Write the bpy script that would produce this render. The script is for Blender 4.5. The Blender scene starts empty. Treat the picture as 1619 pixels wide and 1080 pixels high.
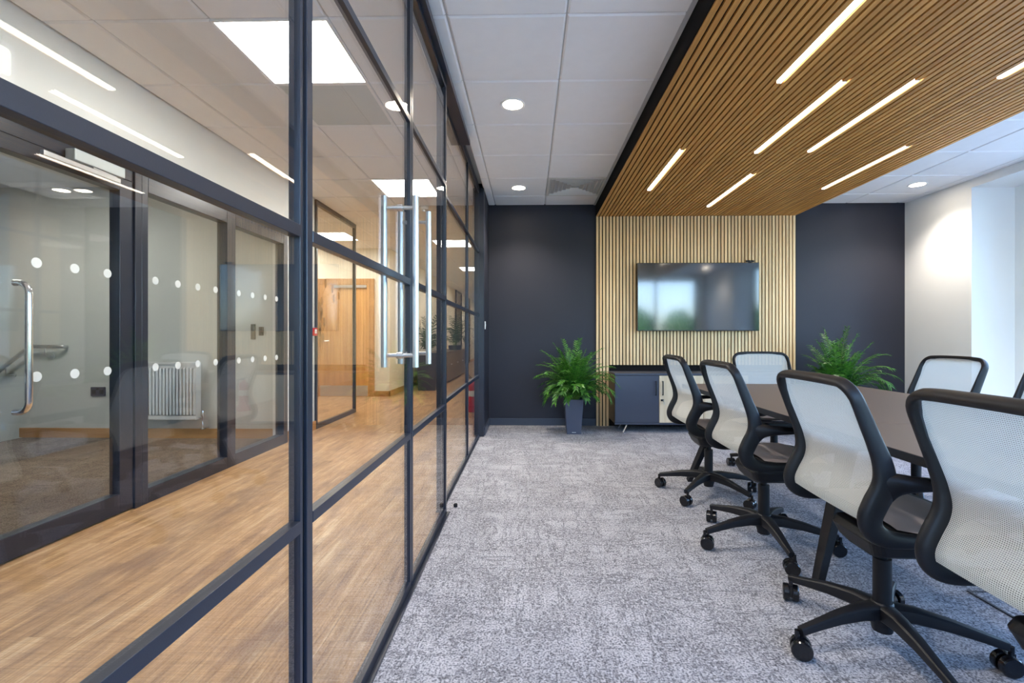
import bpy, math, random
from mathutils import Vector, Matrix
PI = math.pi
S = bpy.context.scene
C = S.collection
R = random.Random(7)

# ------------------------------------------------------------------ materials
def nt_of(name):
    m = bpy.data.materials.new(name); m.use_nodes = True
    nt = m.node_tree; nt.nodes.clear()
    out = nt.nodes.new('ShaderNodeOutputMaterial')
    return m, nt, out
def N(nt, t, **k):
    n = nt.nodes.new(t)
    for a, b in k.items():
        if a.startswith('_'): n.inputs[a[1:].replace('_', ' ')].default_value = b
        else: setattr(n, a, b)
    return n
def L(nt, a, b): nt.links.new(a, b)
def srgb(r, g, b):
    f = lambda c: (c/255/12.92) if c/255 <= .04045 else ((c/255+.055)/1.055)**2.4
    return (f(r), f(g), f(b), 1)
def ramp(nt, fac, stops):
    r = N(nt, 'ShaderNodeValToRGB')
    e = r.color_ramp.elements
    while len(e) < len(stops): e.new(.5)
    for i, (p, c) in enumerate(stops):
        e[i].position = p; e[i].color = c
    L(nt, fac, r.inputs[0]); return r.outputs[0]
def coords(nt, scale=(1, 1, 1), kind='Object', rot=(0, 0, 0)):
    tc = N(nt, 'ShaderNodeTexCoord'); mp = N(nt, 'ShaderNodeMapping')
    mp.inputs['Scale'].default_value = scale; mp.inputs['Rotation'].default_value = rot
    L(nt, tc.outputs[kind], mp.inputs[0]); return mp.outputs[0]
def plain(name, col, rough=.5, metal=0, spec=.5, bump=0, bscale=200, var=0, vscale=3):
    m, nt, out = nt_of(name)
    b = N(nt, 'ShaderNodeBsdfPrincipled')
    b.inputs['Base Color'].default_value = col; b.inputs['Roughness'].default_value = rough
    b.inputs['Metallic'].default_value = metal; b.inputs['Specular IOR Level'].default_value = spec
    co = coords(nt)
    if var:
        no = N(nt, 'ShaderNodeTexNoise', _Scale=vscale, _Detail=4.0); L(nt, co, no.inputs['Vector'])
        a = tuple(c*(1-var) for c in col[:3])+(1,); z = tuple(min(1, c*(1+var)) for c in col[:3])+(1,)
        L(nt, ramp(nt, no.outputs[0], [(.3, a), (.7, z)]), b.inputs['Base Color'])
    if bump:
        no = N(nt, 'ShaderNodeTexNoise', _Scale=bscale, _Detail=2.0); L(nt, co, no.inputs['Vector'])
        bp = N(nt, 'ShaderNodeBump', _Strength=bump, _Distance=.002); L(nt, no.outputs[0], bp.inputs['Height'])
        L(nt, bp.outputs[0], b.inputs['Normal'])
    L(nt, b.outputs[0], out.inputs[0]); return m
def emit(name, col, s):
    m, nt, out = nt_of(name); e = N(nt, 'ShaderNodeEmission')
    e.inputs[0].default_value = col; e.inputs[1].default_value = s
    L(nt, e.outputs[0], out.inputs[0]); return m
def glass(name, tint, rough=0.0, spots=None):
    m, nt, out = nt_of(name)
    geo = N(nt, 'ShaderNodeNewGeometry')
    mr = N(nt, 'ShaderNodeMapRange'); mr.inputs['To Min'].default_value = 1.6; mr.inputs['To Max'].default_value = 1/1.6
    L(nt, geo.outputs['Backfacing'], mr.inputs[0])
    fr = N(nt, 'ShaderNodeFresnel'); L(nt, mr.outputs[0], fr.inputs['IOR'])
    tr = N(nt, 'ShaderNodeBsdfTransparent'); tr.inputs[0].default_value = tint
    gl = N(nt, 'ShaderNodeBsdfGlossy'); gl.inputs['Roughness'].default_value = rough
    mx = N(nt, 'ShaderNodeMixShader'); L(nt, fr.outputs[0], mx.inputs[0]); L(nt, tr.outputs[0], mx.inputs[1]); L(nt, gl.outputs[0], mx.inputs[2])
    L(nt, mx.outputs[0], out.inputs[0]); return m
def wood(name, light, dark, grain_axis='Z', rough=.45, pitch=None, pitch_axis=0, gs=1.0, spec=.4):
    """straight-grained oak; with a pitch each slat gets a tone of its own"""
    m, nt, out = nt_of(name)
    b = N(nt, 'ShaderNodeBsdfPrincipled'); b.inputs['Roughness'].default_value = rough; b.inputs['Specular IOR Level'].default_value = spec
    sc = {'X': (1.2, 22, 22), 'Y': (22, 1.2, 22), 'Z': (22, 22, 1.2)}[grain_axis]
    co = coords(nt, tuple(s*gs for s in sc))
    vec = co
    tone = None
    if pitch:
        tc = N(nt, 'ShaderNodeTexCoord'); sp = N(nt, 'ShaderNodeSeparateXYZ'); L(nt, tc.outputs['Object'], sp.inputs[0])
        dv = N(nt, 'ShaderNodeMath', operation='DIVIDE'); L(nt, sp.outputs[pitch_axis], dv.inputs[0]); dv.inputs[1].default_value = pitch
        fl = N(nt, 'ShaderNodeMath', operation='FLOOR'); L(nt, dv.outputs[0], fl.inputs[0])
        wn = N(nt, 'ShaderNodeTexWhiteNoise', noise_dimensions='1D'); L(nt, fl.outputs[0], wn.inputs['W'])
        tone = wn.outputs[0]
        ad = N(nt, 'ShaderNodeVectorMath', operation='ADD'); L(nt, co, ad.inputs[0]); L(nt, wn.outputs[1], ad.inputs[1])
        ml = N(nt, 'ShaderNodeVectorMath', operation='MULTIPLY_ADD'); L(nt, wn.outputs[1], ml.inputs[0]); ml.inputs[1].default_value = (40, 40, 40); L(nt, co, ml.inputs[2])
        vec = ml.outputs[0]
    no = N(nt, 'ShaderNodeTexNoise', _Scale=1.0, _Detail=6.0, _Roughness=.6, _Distortion=.6); L(nt, vec, no.inputs['Vector'])
    col = ramp(nt, no.outputs[0], [(.25, dark), (.6, light), (.85, tuple(min(1, c*1.12) for c in light[:3])+(1,))])
    if tone is not None:
        mr = N(nt, 'ShaderNodeMapRange'); mr.inputs['To Min'].default_value = .84; mr.inputs['To Max'].default_value = 1.1; L(nt, tone, mr.inputs[0])
        mm = N(nt, 'ShaderNodeVectorMath', operation='SCALE'); L(nt, col, mm.inputs[0]); L(nt, mr.outputs[0], mm.inputs['Scale']); col = mm.outputs[0]
    L(nt, col, b.inputs['Base Color']); L(nt, b.outputs[0], out.inputs[0]); return m

M = {}
M['frame'] = plain('frame_metal', srgb(34, 40, 53), .3, 0, .6, bump=.05, bscale=500)
M['black'] = plain('black_plastic', (.0085, .009, .012, 1), .46, 0, .34, bump=.08, bscale=900)
M['blackgloss'] = plain('black_gloss', (.008, .008, .01, 1), .2, 0, .5)
M['rubber'] = plain('rubber', (.012, .012, .013, 1), .5)
M['white'] = plain('white_paint', srgb(235, 236, 234), .6, 0, .3, var=.01)
M['wallpaint'] = plain('corridor_paint', srgb(238, 238, 234), .7, 0, .25, bump=.03, bscale=300, var=.015)
M['vestpaint_dim'] = plain('vestibule_paint_dimmed', srgb(206, 209, 204), .7, 0, .25, var=.015)  # corridor paint greyed down so the vestibule looks dimmer
M['cream'] = plain('cream_paint', srgb(232, 224, 204), .7, 0, .25, var=.015)
M['darkpaint'] = plain('dark_paint', srgb(41, 42, 52), .55, 0, .35, bump=.03, bscale=300, var=.03)
M['darkbase'] = plain('dark_skirting_paint', srgb(60, 68, 82), .35, 0, .5)
M['felt'] = plain('black_felt', (.012, .011, .011, 1), .95, 0, .1)
M['tile'] = plain('ceiling_tile', srgb(243, 242, 241), .85, 0, .15, bump=.12, bscale=260, var=.012, vscale=14)
M['grid'] = plain('ceiling_grid', srgb(190, 190, 190), .45, 0, .4)
M['chrome'] = plain('chrome', (.75, .76, .78, 1), .12, 1)
M['steel'] = plain('brushed_steel', (.62, .63, .65, 1), .28, 1, bump=.1, bscale=400)
M['alu'] = plain('aluminium', (.75, .76, .77, 1), .35, 1)
M['silver'] = plain('silver_paint', srgb(190, 196, 195), .4, .2)
M['oakwall'] = wood('oak_slats', srgb(248, 214, 162), srgb(222, 178, 124), 'Z', pitch=.04025, pitch_axis=0)
M['oakceil'] = wood('honey_oak_slats', srgb(214, 158, 84), srgb(180, 120, 54), 'Y', pitch=.04025, pitch_axis=0)
M['oakdoor'] = wood('oak_veneer', srgb(214, 160, 92), srgb(180, 122, 60), 'Z', gs=.6)
M['oaktrim'] = wood('oak_trim', srgb(190, 140, 84), srgb(160, 112, 60), 'X', gs=.5)
M['oaktrimy'] = wood('oak_trim_long', srgb(190, 140, 84), srgb(160, 112, 60), 'Y', gs=.5)
M['oakcab'] = wood('pale_oak_front', srgb(226, 208, 178), srgb(200, 176, 140), 'Z', gs=.7)
M['cabdark'] = plain('charcoal_laminate', srgb(62, 66, 80), .45, 0, .45, bump=.03, bscale=500)
M['cabbrown'] = plain('brown_laminate', srgb(66, 50, 42), .35, 0, .5)
M['tabletop'] = plain('brown_laminate_top', srgb(106, 92, 83), .45, 0, .35, bump=.04, bscale=700)
M['potblue'] = plain('slate_planter', srgb(76, 82, 100), .4, 0, .5)
M['soil'] = plain('soil', srgb(48, 36, 26), .95, 0, .1, bump=.8, bscale=80)
M['red'] = plain('red_enamel', srgb(205, 20, 24), .25, 0, .5)
M['white_pl'] = plain('white_plastic', srgb(240, 240, 238), .35)
M['cupb'] = wood('grey_oak', srgb(110, 94, 80), srgb(84, 70, 60), 'Z', gs=.6)
M['panel'] = emit('panel_light', (1, .97, .92, 1), 27)
M['down'] = emit('downlight_glow', (1, .86, .68, 1), 60)
M['linear'] = emit('linear_led', (1, .9, .74, 1), 11)
M['signlit'] = emit('sign_glow', (.97, 1, .9, 1), .95)
M['glass'] = glass('clear_glass', (.982, .988, .984, 1))
M['winglass'] = glass('window_glass', (.97, .98, .98, 1))
M['dot'] = plain('frosted_dot', srgb(225, 228, 225), .8)
M['green'] = plain('tree_leaves', srgb(70, 110, 45), .8, var=.35, vscale=1.2)
M['bark'] = plain('bark', srgb(80, 62, 46), .9)
M['bounce_ground'] = plain('bounce_paving', srgb(190, 190, 182), .9, var=.08, vscale=.4)  # ground colour kept pale to bounce daylight up to the ceiling

# carpet -----------------------------------------------------------------
def carpet(name, lo, hi, dark, warm=None):
    m, nt, out = nt_of(name)
    b = N(nt, 'ShaderNodeBsdfPrincipled'); b.inputs['Roughness'].default_value = .95; b.inputs['Specular IOR Level'].default_value = .1
    geo = coords(nt)
    # loops of the pile
    v = N(nt, 'ShaderNodeTexVoronoi', _Scale=230.0); L(nt, geo, v.inputs['Vector'])
    n1 = N(nt, 'ShaderNodeTexNoise', _Scale=135.0, _Detail=2.5); L(nt, geo, n1.inputs['Vector'])
    fine = ramp(nt, n1.outputs[0], [(.38, (0, 0, 0, 1)), (.56, (1, 1, 1, 1))])
    # patchy wear
    n2 = N(nt, 'ShaderNodeTexNoise', _Scale=4.5, _Detail=5.0, _Roughness=.62); L(nt, geo, n2.inputs['Vector'])
    n5 = N(nt, 'ShaderNodeTexNoise', _Scale=60.0, _Detail=4.0, _Roughness=.7); L(nt, geo, n5.inputs['Vector'])
    # crackle lines along both tile directions
    def lines(sc, seed):
        mp = N(nt, 'ShaderNodeMapping'); mp.inputs['Scale'].default_value = sc; mp.inputs['Location'].default_value = (seed, seed*.7, 0)
        L(nt, geo, mp.inputs[0])
        n = N(nt, 'ShaderNodeTexNoise', _Scale=1.0, _Detail=5.0, _Roughness=.66, _Distortion=.5); L(nt, mp.outputs[0], n.inputs['Vector'])
        a = N(nt, 'ShaderNodeMath', operation='SUBTRACT'); L(nt, n.outputs[0], a.inputs[0]); a.inputs[1].default_value = .5
        ab = N(nt, 'ShaderNodeMath', operation='ABSOLUTE'); L(nt, a.outputs[0], ab.inputs[0])
        return ramp(nt, ab.outputs[0], [(.0, (1, 1, 1, 1)), (.034, (0, 0, 0, 1))])
    l1 = lines((1.6, 6.5, 1), 3.1); l2 = lines((7, 1.7, 1), 8.3)
    mx = N(nt, 'ShaderNodeMath', operation='MAXIMUM'); L(nt, l1, mx.inputs[0]); L(nt, l2, mx.inputs[1])
    brk = ramp(nt, n5.outputs[0], [(.42, (0, 0, 0, 1)), (.52, (1, 1, 1, 1))])
    ml = N(nt, 'ShaderNodeMath', operation='MULTIPLY'); L(nt, mx.outputs[0], ml.inputs[0]); L(nt, brk, ml.inputs[1])
    # speckle stronger where patches are
    pat = ramp(nt, n2.outputs[0], [(.42, (0, 0, 0, 1)), (.66, (1, 1, 1, 1))])
    sp = N(nt, 'ShaderNodeMath', operation='MULTIPLY'); L(nt, pat, sp.inputs[0]); L(nt, brk, sp.inputs[1])
    sp2 = N(nt, 'ShaderNodeMath', operation='MULTIPLY'); L(nt, sp.outputs[0], sp2.inputs[0]); sp2.inputs[1].default_value = .8
    tot = N(nt, 'ShaderNodeMath', operation='MAXIMUM'); L(nt, ml.outputs[0], tot.inputs[0]); L(nt, sp2.outputs[0], tot.inputs[1])
    t2 = N(nt, 'ShaderNodeMath', operation='MULTIPLY'); L(nt, tot.outputs[0], t2.inputs[0]); t2.inputs[1].default_value = .68
    c1 = N(nt, 'ShaderNodeMix', data_type='RGBA'); L(nt, fine, c1.inputs[0]); c1.inputs[6].default_value = lo; c1.inputs[7].default_value = hi
    c2 = N(nt, 'ShaderNodeMix', data_type='RGBA'); L(nt, t2.outputs[0], c2.inputs[0]); L(nt, c1.outputs[2], c2.inputs[6]); c2.inputs[7].default_value = dark
    # 0.5 m tiles: hairline joints
    br = N(nt, 'ShaderNodeTexBrick', offset=0.0, squash=1.0); L(nt, geo, br.inputs['Vector'])
    br.inputs['Color1'].default_value = (1, 1, 1, 1); br.inputs['Color2'].default_value = (.95, .95, .95, 1); br.inputs['Mortar'].default_value = (.8, .8, .8, 1)
    br.inputs['Scale'].default_value = 1; br.inputs['Mortar Size'].default_value = .0012; br.inputs['Brick Width'].default_value = .5; br.inputs['Row Height'].default_value = .5
    c3 = N(nt, 'ShaderNodeMix', data_type='RGBA', blend_type='MULTIPLY'); c3.inputs[0].default_value = 1
    L(nt, c2.outputs[2], c3.inputs[6]); L(nt, br.outputs[0], c3.inputs[7])
    L(nt, c3.outputs[2], b.inputs['Base Color'])
    bp = N(nt, 'ShaderNodeBump', _Strength=.5, _Distance=.004); L(nt, n1.outputs[0], bp.inputs['Height']); L(nt, bp.outputs[0], b.inputs['Normal'])
    L(nt, b.outputs[0], out.inputs[0]); return m
M['carpet'] = carpet('grey_carpet', srgb(120, 121, 129), srgb(196, 196, 202), srgb(58, 58, 63))
M['matting'] = carpet('brown_matting', srgb(84, 78, 74), srgb(140, 130, 120), srgb(42, 38, 36))

def planks():
    m, nt, out = nt_of('vinyl_planks')
    b = N(nt, 'ShaderNodeBsdfPrincipled'); b.inputs['Roughness'].default_value = .33; b.inputs['Specular IOR Level'].default_value = .38
    co = coords(nt, rot=(0, 0, PI/2))
    br = N(nt, 'ShaderNodeTexBrick', offset=.37); L(nt, co, br.inputs['Vector'])
    br.inputs['Scale'].default_value = 1; br.inputs['Mortar Size'].default_value = .0009; br.inputs['Brick Width'].default_value = 1.2; br.inputs['Row Height'].default_value = .18
    br.inputs['Color1'].default_value = (0, 0, 0, 1); br.inputs['Color2'].default_value = (1, 1, 1, 1); br.inputs['Mortar'].default_value = (.5, .5, .5, 1)
    off = N(nt, 'ShaderNodeVectorMath', operation='MULTIPLY_ADD'); L(nt, br.outputs[0], off.inputs[0]); off.inputs[1].default_value = (7, 5, 3)
    g = coords(nt, (15, 1.5, 1)); L(nt, g, off.inputs[2])
    n1 = N(nt, 'ShaderNodeTexNoise', _Scale=1.0, _Detail=10.0, _Roughness=.72, _Distortion=.8); L(nt, off.outputs[0], n1.inputs['Vector'])
    col = ramp(nt, n1.outputs[0], [(.28, srgb(122, 88, 60)), (.42, srgb(178, 138, 96)), (.55, srgb(204, 164, 118)), (.72, srgb(232, 204, 164))])
    g2 = coords(nt, (150, 5, 1)); n2 = N(nt, 'ShaderNodeTexNoise', _Scale=1.0, _Detail=3.0); L(nt, g2, n2.inputs['Vector'])
    g3 = coords(nt, (5, 170, 1)); n3 = N(nt, 'ShaderNodeTexNoise', _Scale=1.0, _Detail=3.0); L(nt, g3, n3.inputs['Vector'])   # saw marks across
    gr = ramp(nt, n2.outputs[0], [(.34, (.76, .72, .68, 1)), (.6, (1.06, 1.06, 1.06, 1))])
    gs = ramp(nt, n3.outputs[0], [(.38, (.86, .85, .84, 1)), (.62, (1.06, 1.06, 1.06, 1))])
    a = N(nt, 'ShaderNodeMix', data_type='RGBA', blend_type='MULTIPLY'); a.inputs[0].default_value = 1; L(nt, col, a.inputs[6]); L(nt, gr, a.inputs[7])
    a2 = N(nt, 'ShaderNodeMix', data_type='RGBA', blend_type='MULTIPLY'); a2.inputs[0].default_value = 1; L(nt, a.outputs[2], a2.inputs[6]); L(nt, gs, a2.inputs[7])
    # knots / smudges
    g4 = coords(nt, (4.5, 2.0, 1)); n4 = N(nt, 'ShaderNodeTexNoise', _Scale=1.0, _Detail=5.0, _Roughness=.6); L(nt, g4, n4.inputs['Vector'])
    kn = ramp(nt, n4.outputs[0], [(.53, (0, 0, 0, 1)), (.68, (.7, .7, .7, 1))])
    a3 = N(nt, 'ShaderNodeMix', data_type='RGBA'); L(nt, kn, a3.inputs[0]); L(nt, a2.outputs[2], a3.inputs[6]); a3.inputs[7].default_value = srgb(132, 98, 74)
    a4 = N(nt, 'ShaderNodeMix', data_type='RGBA', blend_type='MULTIPLY'); L(nt, br.outputs['Fac'], a4.inputs[0]); L(nt, a3.outputs[2], a4.inputs[6]); a4.inputs[7].default_value = (.62, .6, .58, 1)
    L(nt, a4.outputs[2], b.inputs['Base Color'])
    bp = N(nt, 'ShaderNodeBump', _Strength=.12, _Distance=.002); L(nt, n2.outputs[0], bp.inputs['Height']); L(nt, bp.outputs[0], b.inputs['Normal'])
    L(nt, b.outputs[0], out.inputs[0]); return m
M['planks'] = planks()

def netting(name, col, pitch_y, pitch_z, hole, trans=.25, axis2=2):
    """woven net: threads with small holes between them, some light shines through"""
    m, nt, out = nt_of(name)
    tc = N(nt, 'ShaderNodeUVMap'); sp = N(nt, 'ShaderNodeSeparateXYZ'); L(nt, tc.outputs[0], sp.inputs[0])
    def wv(o, p, ph=0):
        a = N(nt, 'ShaderNodeMath', operation='MULTIPLY_ADD'); L(nt, o, a.inputs[0]); a.inputs[1].default_value = 2*PI/p; a.inputs[2].default_value = ph
        s = N(nt, 'ShaderNodeMath', operation='SINE'); L(nt, a.outputs[0], s.inputs[0])
        r = N(nt, 'ShaderNodeMapRange'); r.inputs['From Min'].default_value = -1; L(nt, s.outputs[0], r.inputs[0]); return r.outputs[0]
    w1 = wv(sp.outputs[0], pitch_y); w2 = wv(sp.outputs[1], pitch_z)
    mu = N(nt, 'ShaderNodeMath', operation='MULTIPLY'); L(nt, w1, mu.inputs[0]); L(nt, w2, mu.inputs[1])
    hol = ramp(nt, mu.outputs[0], [(hole, (0, 0, 0, 1)), (hole+.14, (1, 1, 1, 1))])
    di = N(nt, 'ShaderNodeBsdfDiffuse'); tl = N(nt, 'ShaderNodeBsdfTranslucent')
    cc = ramp(nt, w2, [(0, tuple(c*1.02 for c in col[:3])+(1,)), (1, tuple(c*.86 for c in col[:3])+(1,))])
    L(nt, cc, di.inputs[0]); L(nt, cc, tl.inputs[0])
    m1 = N(nt, 'ShaderNodeMixShader'); m1.inputs[0].default_value = trans; L(nt, di.outputs[0], m1.inputs[1]); L(nt, tl.outputs[0], m1.inputs[2])
    tr = N(nt, 'ShaderNodeBsdfTransparent')
    m2 = N(nt, 'ShaderNodeMixShader'); L(nt, hol, m2.inputs[0]); L(nt, m1.outputs[0], m2.inputs[1]); L(nt, tr.outputs[0], m2.inputs[2])
    L(nt, m2.outputs[0], out.inputs[0]); return m
M['net'] = netting('back_net', srgb(220, 221, 216), .0052, .0046, .52, .35)
M['seatnet'] = netting('seat_net', srgb(188, 176, 174), .005, .005, .97, .05)

def leafmat(name, a, b2):
    m, nt, out = nt_of(name)
    oi = N(nt, 'ShaderNodeNewGeometry')
    no = N(nt, 'ShaderNodeTexNoise', _Scale=28.0, _Detail=3.0); L(nt, coords(nt), no.inputs['Vector'])
    col = ramp(nt, no.outputs[0], [(.35, a), (.7, b2)])
    p = N(nt, 'ShaderNodeBsdfPrincipled'); p.inputs['Roughness'].default_value = .38; L(nt, col, p.inputs['Base Color'])
    t = N(nt, 'ShaderNodeBsdfTranslucent'); L(nt, col, t.inputs[0])
    mx = N(nt, 'ShaderNodeMixShader'); mx.inputs[0].default_value = .16; L(nt, p.outputs[0], mx.inputs[1]); L(nt, t.outputs[0], mx.inputs[2])
    L(nt, mx.outputs[0], out.inputs[0]); return m
M['leaf'] = leafmat('palm_leaf', srgb(18, 70, 24), srgb(96, 160, 52))
M['leafdark'] = leafmat('dark_palm_leaf', srgb(32, 62, 40), srgb(64, 100, 60))
M['stem'] = plain('palm_stem', srgb(110, 140, 60), .5)
def grille():
    m, nt, out = nt_of('mesh_grille')
    b = N(nt, 'ShaderNodeBsdfPrincipled'); b.inputs['Roughness'].default_value = .5
    br = N(nt, 'ShaderNodeTexBrick', offset=0.0); L(nt, coords(nt), br.inputs['Vector'])
    br.inputs['Scale'].default_value = 1; br.inputs['Brick Width'].default_value = .0125; br.inputs['Row Height'].default_value = .0125; br.inputs['Mortar Size'].default_value = .002
    br.inputs['Color1'].default_value = srgb(186, 198, 195); br.inputs['Color2'].default_value = srgb(180, 192, 190); br.inputs['Mortar'].default_value = srgb(205, 208, 204)
    L(nt, br.outputs[0], b.inputs['Base Color']); L(nt, b.outputs[0], out.inputs[0]); return m
M['grille'] = grille()
M['grillegrey'] = plain('diffuser_paint', srgb(215, 213, 206), .5)
M['acrylic'] = glass('acrylic', (.93, .95, .96, 1))
M['film'] = plain('frosted_film', srgb(196, 210, 212), .7)
M['tan'] = plain('tan_ink', srgb(170, 130, 80), .7)
M['letters'] = plain('dark_letters', srgb(70, 66, 62), .6)
def screenmat():
    m, nt, out = nt_of('tv_glass')
    b = N(nt, 'ShaderNodeBsdfPrincipled'); b.inputs['Base Color'].default_value = (.004, .005, .007, 1); b.inputs['Roughness'].default_value = .09
    b.inputs['Specular IOR Level'].default_value = 1.0; b.inputs['Coat Weight'].default_value = .6; b.inputs['Coat Roughness'].default_value = .06
    L(nt, b.outputs[0], out.inputs[0]); return m
M['screen'] = screenmat()

# ------------------------------------------------------------------ mesh builder
class MB:
    def __init__(s): s.v = []; s.f = []; s.uv = {}
    def add(s, vs, fs):
        o = len(s.v); s.v += [tuple(v) for v in vs]; s.f += [tuple(i+o for i in f) for f in fs]; return s
    def box(s, x0, x1, y0, y1, z0, z1):
        vs = [(x, y, z) for x in (x0, x1) for y in (y0, y1) for z in (z0, z1)]
        return s.add(vs, [(0, 1, 3, 2), (4, 6, 7, 5), (0, 4, 5, 1), (2, 3, 7, 6), (0, 2, 6, 4), (1, 5, 7, 3)])
    def bar(s, a, b, w, h, up=(0, 0, 1), w2=None, h2=None):
        a, b = Vector(a), Vector(b); d = (b-a).normalized(); u = Vector(up)
        if abs(d.dot(u)) > .98: u = Vector((1, 0, 0))
        r = d.cross(u).normalized(); u = r.cross(d)
        w2 = w if w2 is None else w2; h2 = h if h2 is None else h2
        vs = [a+r*sx*w/2+u*sy*h/2 for sx, sy in ((-1, -1), (1, -1), (1, 1), (-1, 1))]+[b+r*sx*w2/2+u*sy*h2/2 for sx, sy in ((-1, -1), (1, -1), (1, 1), (-1, 1))]
        return s.add(vs, [(3, 2, 1, 0), (4, 5, 6, 7), (0, 1, 5, 4), (1, 2, 6, 5), (2, 3, 7, 6), (3, 0, 4, 7)])
    def cyl(s, a, b, r, r2=None, n=20, cap=True):
        a, b = Vector(a), Vector(b); d = (b-a).normalized(); u = Vector((0, 0, 1)) if abs(d.z) < .9 else Vector((1, 0, 0))
        x = d.cross(u).normalized(); y = d.cross(x); r2 = r if r2 is None else r2
        vs = [a+(x*math.cos(t)+y*math.sin(t))*r for t in [2*PI*i/n for i in range(n)]]+[b+(x*math.cos(t)+y*math.sin(t))*r2 for t in [2*PI*i/n for i in range(n)]]
        fs = [(i, (i+1) % n, n+(i+1) % n, n+i) for i in range(n)]
        if cap: fs += [tuple(range(n-1, -1, -1)), tuple(range(n, 2*n))]
        return s.add(vs, fs)
    def lathe(s, prof, c=(0, 0, 0), n=28, axis='z'):
        vs = []; k = len(prof)
        for i in range(n):
            t = 2*PI*i/n
            for r, z in prof:
                p = (r*math.cos(t), r*math.sin(t), z)
                if axis == 'y': p = (r*math.cos(t), z, r*math.sin(t))
                if axis == 'x': p = (z, r*math.cos(t), r*math.sin(t))
                vs.append((p[0]+c[0], p[1]+c[1], p[2]+c[2]))
        fs = [(i*k+j, ((i+1) % n)*k+j, ((i+1) % n)*k+j+1, i*k+j+1) for i in range(n) for j in range(k-1)]
        return s.add(vs, fs)
    def sweep(s, pts, refs, a, b, n=14, p=2.6, cap=True):
        """superellipse tube: half-size a along ref, b across it"""
        K = len(pts); pts = [Vector(q) for q in pts]; vs = []
        for i in range(K):
            t = (pts[min(i+1, K-1)]-pts[max(i-1, 0)]).normalized()
            rf = Vector(refs[i] if isinstance(refs, list) else refs); rf = (rf-t*rf.dot(t)).normalized(); q = t.cross(rf)
            A = a[i] if isinstance(a, list) else a; B = b[i] if isinstance(b, list) else b
            for j in range(n):
                th = 2*PI*j/n; c, sn = math.cos(th), math.sin(th)
                u = math.copysign(abs(c)**(2/p), c); w = math.copysign(abs(sn)**(2/p), sn)
                vs.append(pts[i]+rf*A*u+q*B*w)
        fs = [(i*n+j, i*n+(j+1) % n, (i+1)*n+(j+1) % n, (i+1)*n+j) for i in range(K-1) for j in range(n)]
        if cap: fs += [tuple(range(n-1, -1, -1)), tuple(range((K-1)*n, K*n))]
        return s.add(vs, fs)
    def prism(s, poly, z0, z1):
        n = len(poly)
        vs = [(x, y, z0) for x, y in poly]+[(x, y, z1) for x, y in poly]
        return s.add(vs, [tuple(range(n-1, -1, -1)), tuple(range(n, 2*n))]+[(i, (i+1) % n, n+(i+1) % n, n+i) for i in range(n)])
    def build(s, name, mat, parent=None, smooth=False, bevel=0, loc=None, solid=0, sub=0):
        me = bpy.data.meshes.new(name); me.from_pydata(s.v, [], s.f); me.update()
        if loc is not None:
            me.transform(Matrix.Translation(-Vector(loc)))
        o = bpy.data.objects.new(name, me); C.objects.link(o); me.materials.append(M[mat] if isinstance(mat, str) else mat)
        import bmesh as bm_
        bm = bm_.new(); bm.from_mesh(me); bm_.ops.recalc_face_normals(bm, faces=bm.faces)
        if s.uv:
            bm.verts.ensure_lookup_table(); uvl = bm.loops.layers.uv.new('UVMap')
            for f in bm.faces:
                for lp in f.loops: lp[uvl].uv = s.uv.get(lp.vert.index, (0, 0))
        bm.to_mesh(me); bm.free()
        if smooth:
            for p in me.polygons: p.use_smooth = True
            try: me.set_sharp_from_angle(angle=math.radians(38))
            except Exception: pass
        if loc is not None: o.location = loc
        if solid:
            q = o.modifiers.new('t', 'SOLIDIFY'); q.thickness = solid; q.offset = 0
        if bevel:
            q = o.modifiers.new('b', 'BEVEL'); q.width = bevel; q.segments = 2; q.limit_method = 'ANGLE'; q.angle_limit = math.radians(40)
        if sub:
            q = o.modifiers.new('s', 'SUBSURF'); q.levels = sub; q.render_levels = sub
        if parent is not None:
            o.parent = parent
        return o
def tag(o, label, cat, group=None, kind=None):
    o['label'] = label; o['category'] = cat
    if group: o['group'] = group
    if kind: o['kind'] = kind
    return o
def empty(name, loc, label, cat, group=None, rz=0, kind=None):
    o = bpy.data.objects.new(name, None); C.objects.link(o); o.location = loc; o.rotation_euler = (0, 0, rz); o.empty_display_size = .1
    return tag(o, label, cat, group, kind)
def copy_tree(o, parent=None):
    c = o.copy(); C.objects.link(c); c.parent = parent
    for ch in list(o.children): copy_tree(ch, c)
    return c
def struct(name, mb, mat, label, cat, **k):
    return tag(mb.build(name, mat, **k), label, cat, kind='structure')
def BX(*a): return MB().box(*a)

# ------------------------------------------------------------------ the setting
H = 2.67; YB = 5.72
struct('floor', BX(-.535, 5.3, -1.1, 5.9, -.1, 0), 'carpet', 'grey flecked carpet tiles of the meeting room', 'carpet floor')
struct('floor', MB().box(-2.5, -.535, -1.1, 5.42, -.1, 0).box(-7.2, -.536, 5.42, 5.905, -.1, 0).box(-7.2, -.4, 5.905, 24.6, -.1, 0), 'planks', 'warm brown wood plank floor of the corridor behind the glass', 'wood floor')
struct('floor', BX(-5.4, -2.5, -1.1, 4.95, -.1, 0.0), 'matting', 'brown entrance matting floor behind the double doors', 'matting floor')

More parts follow.
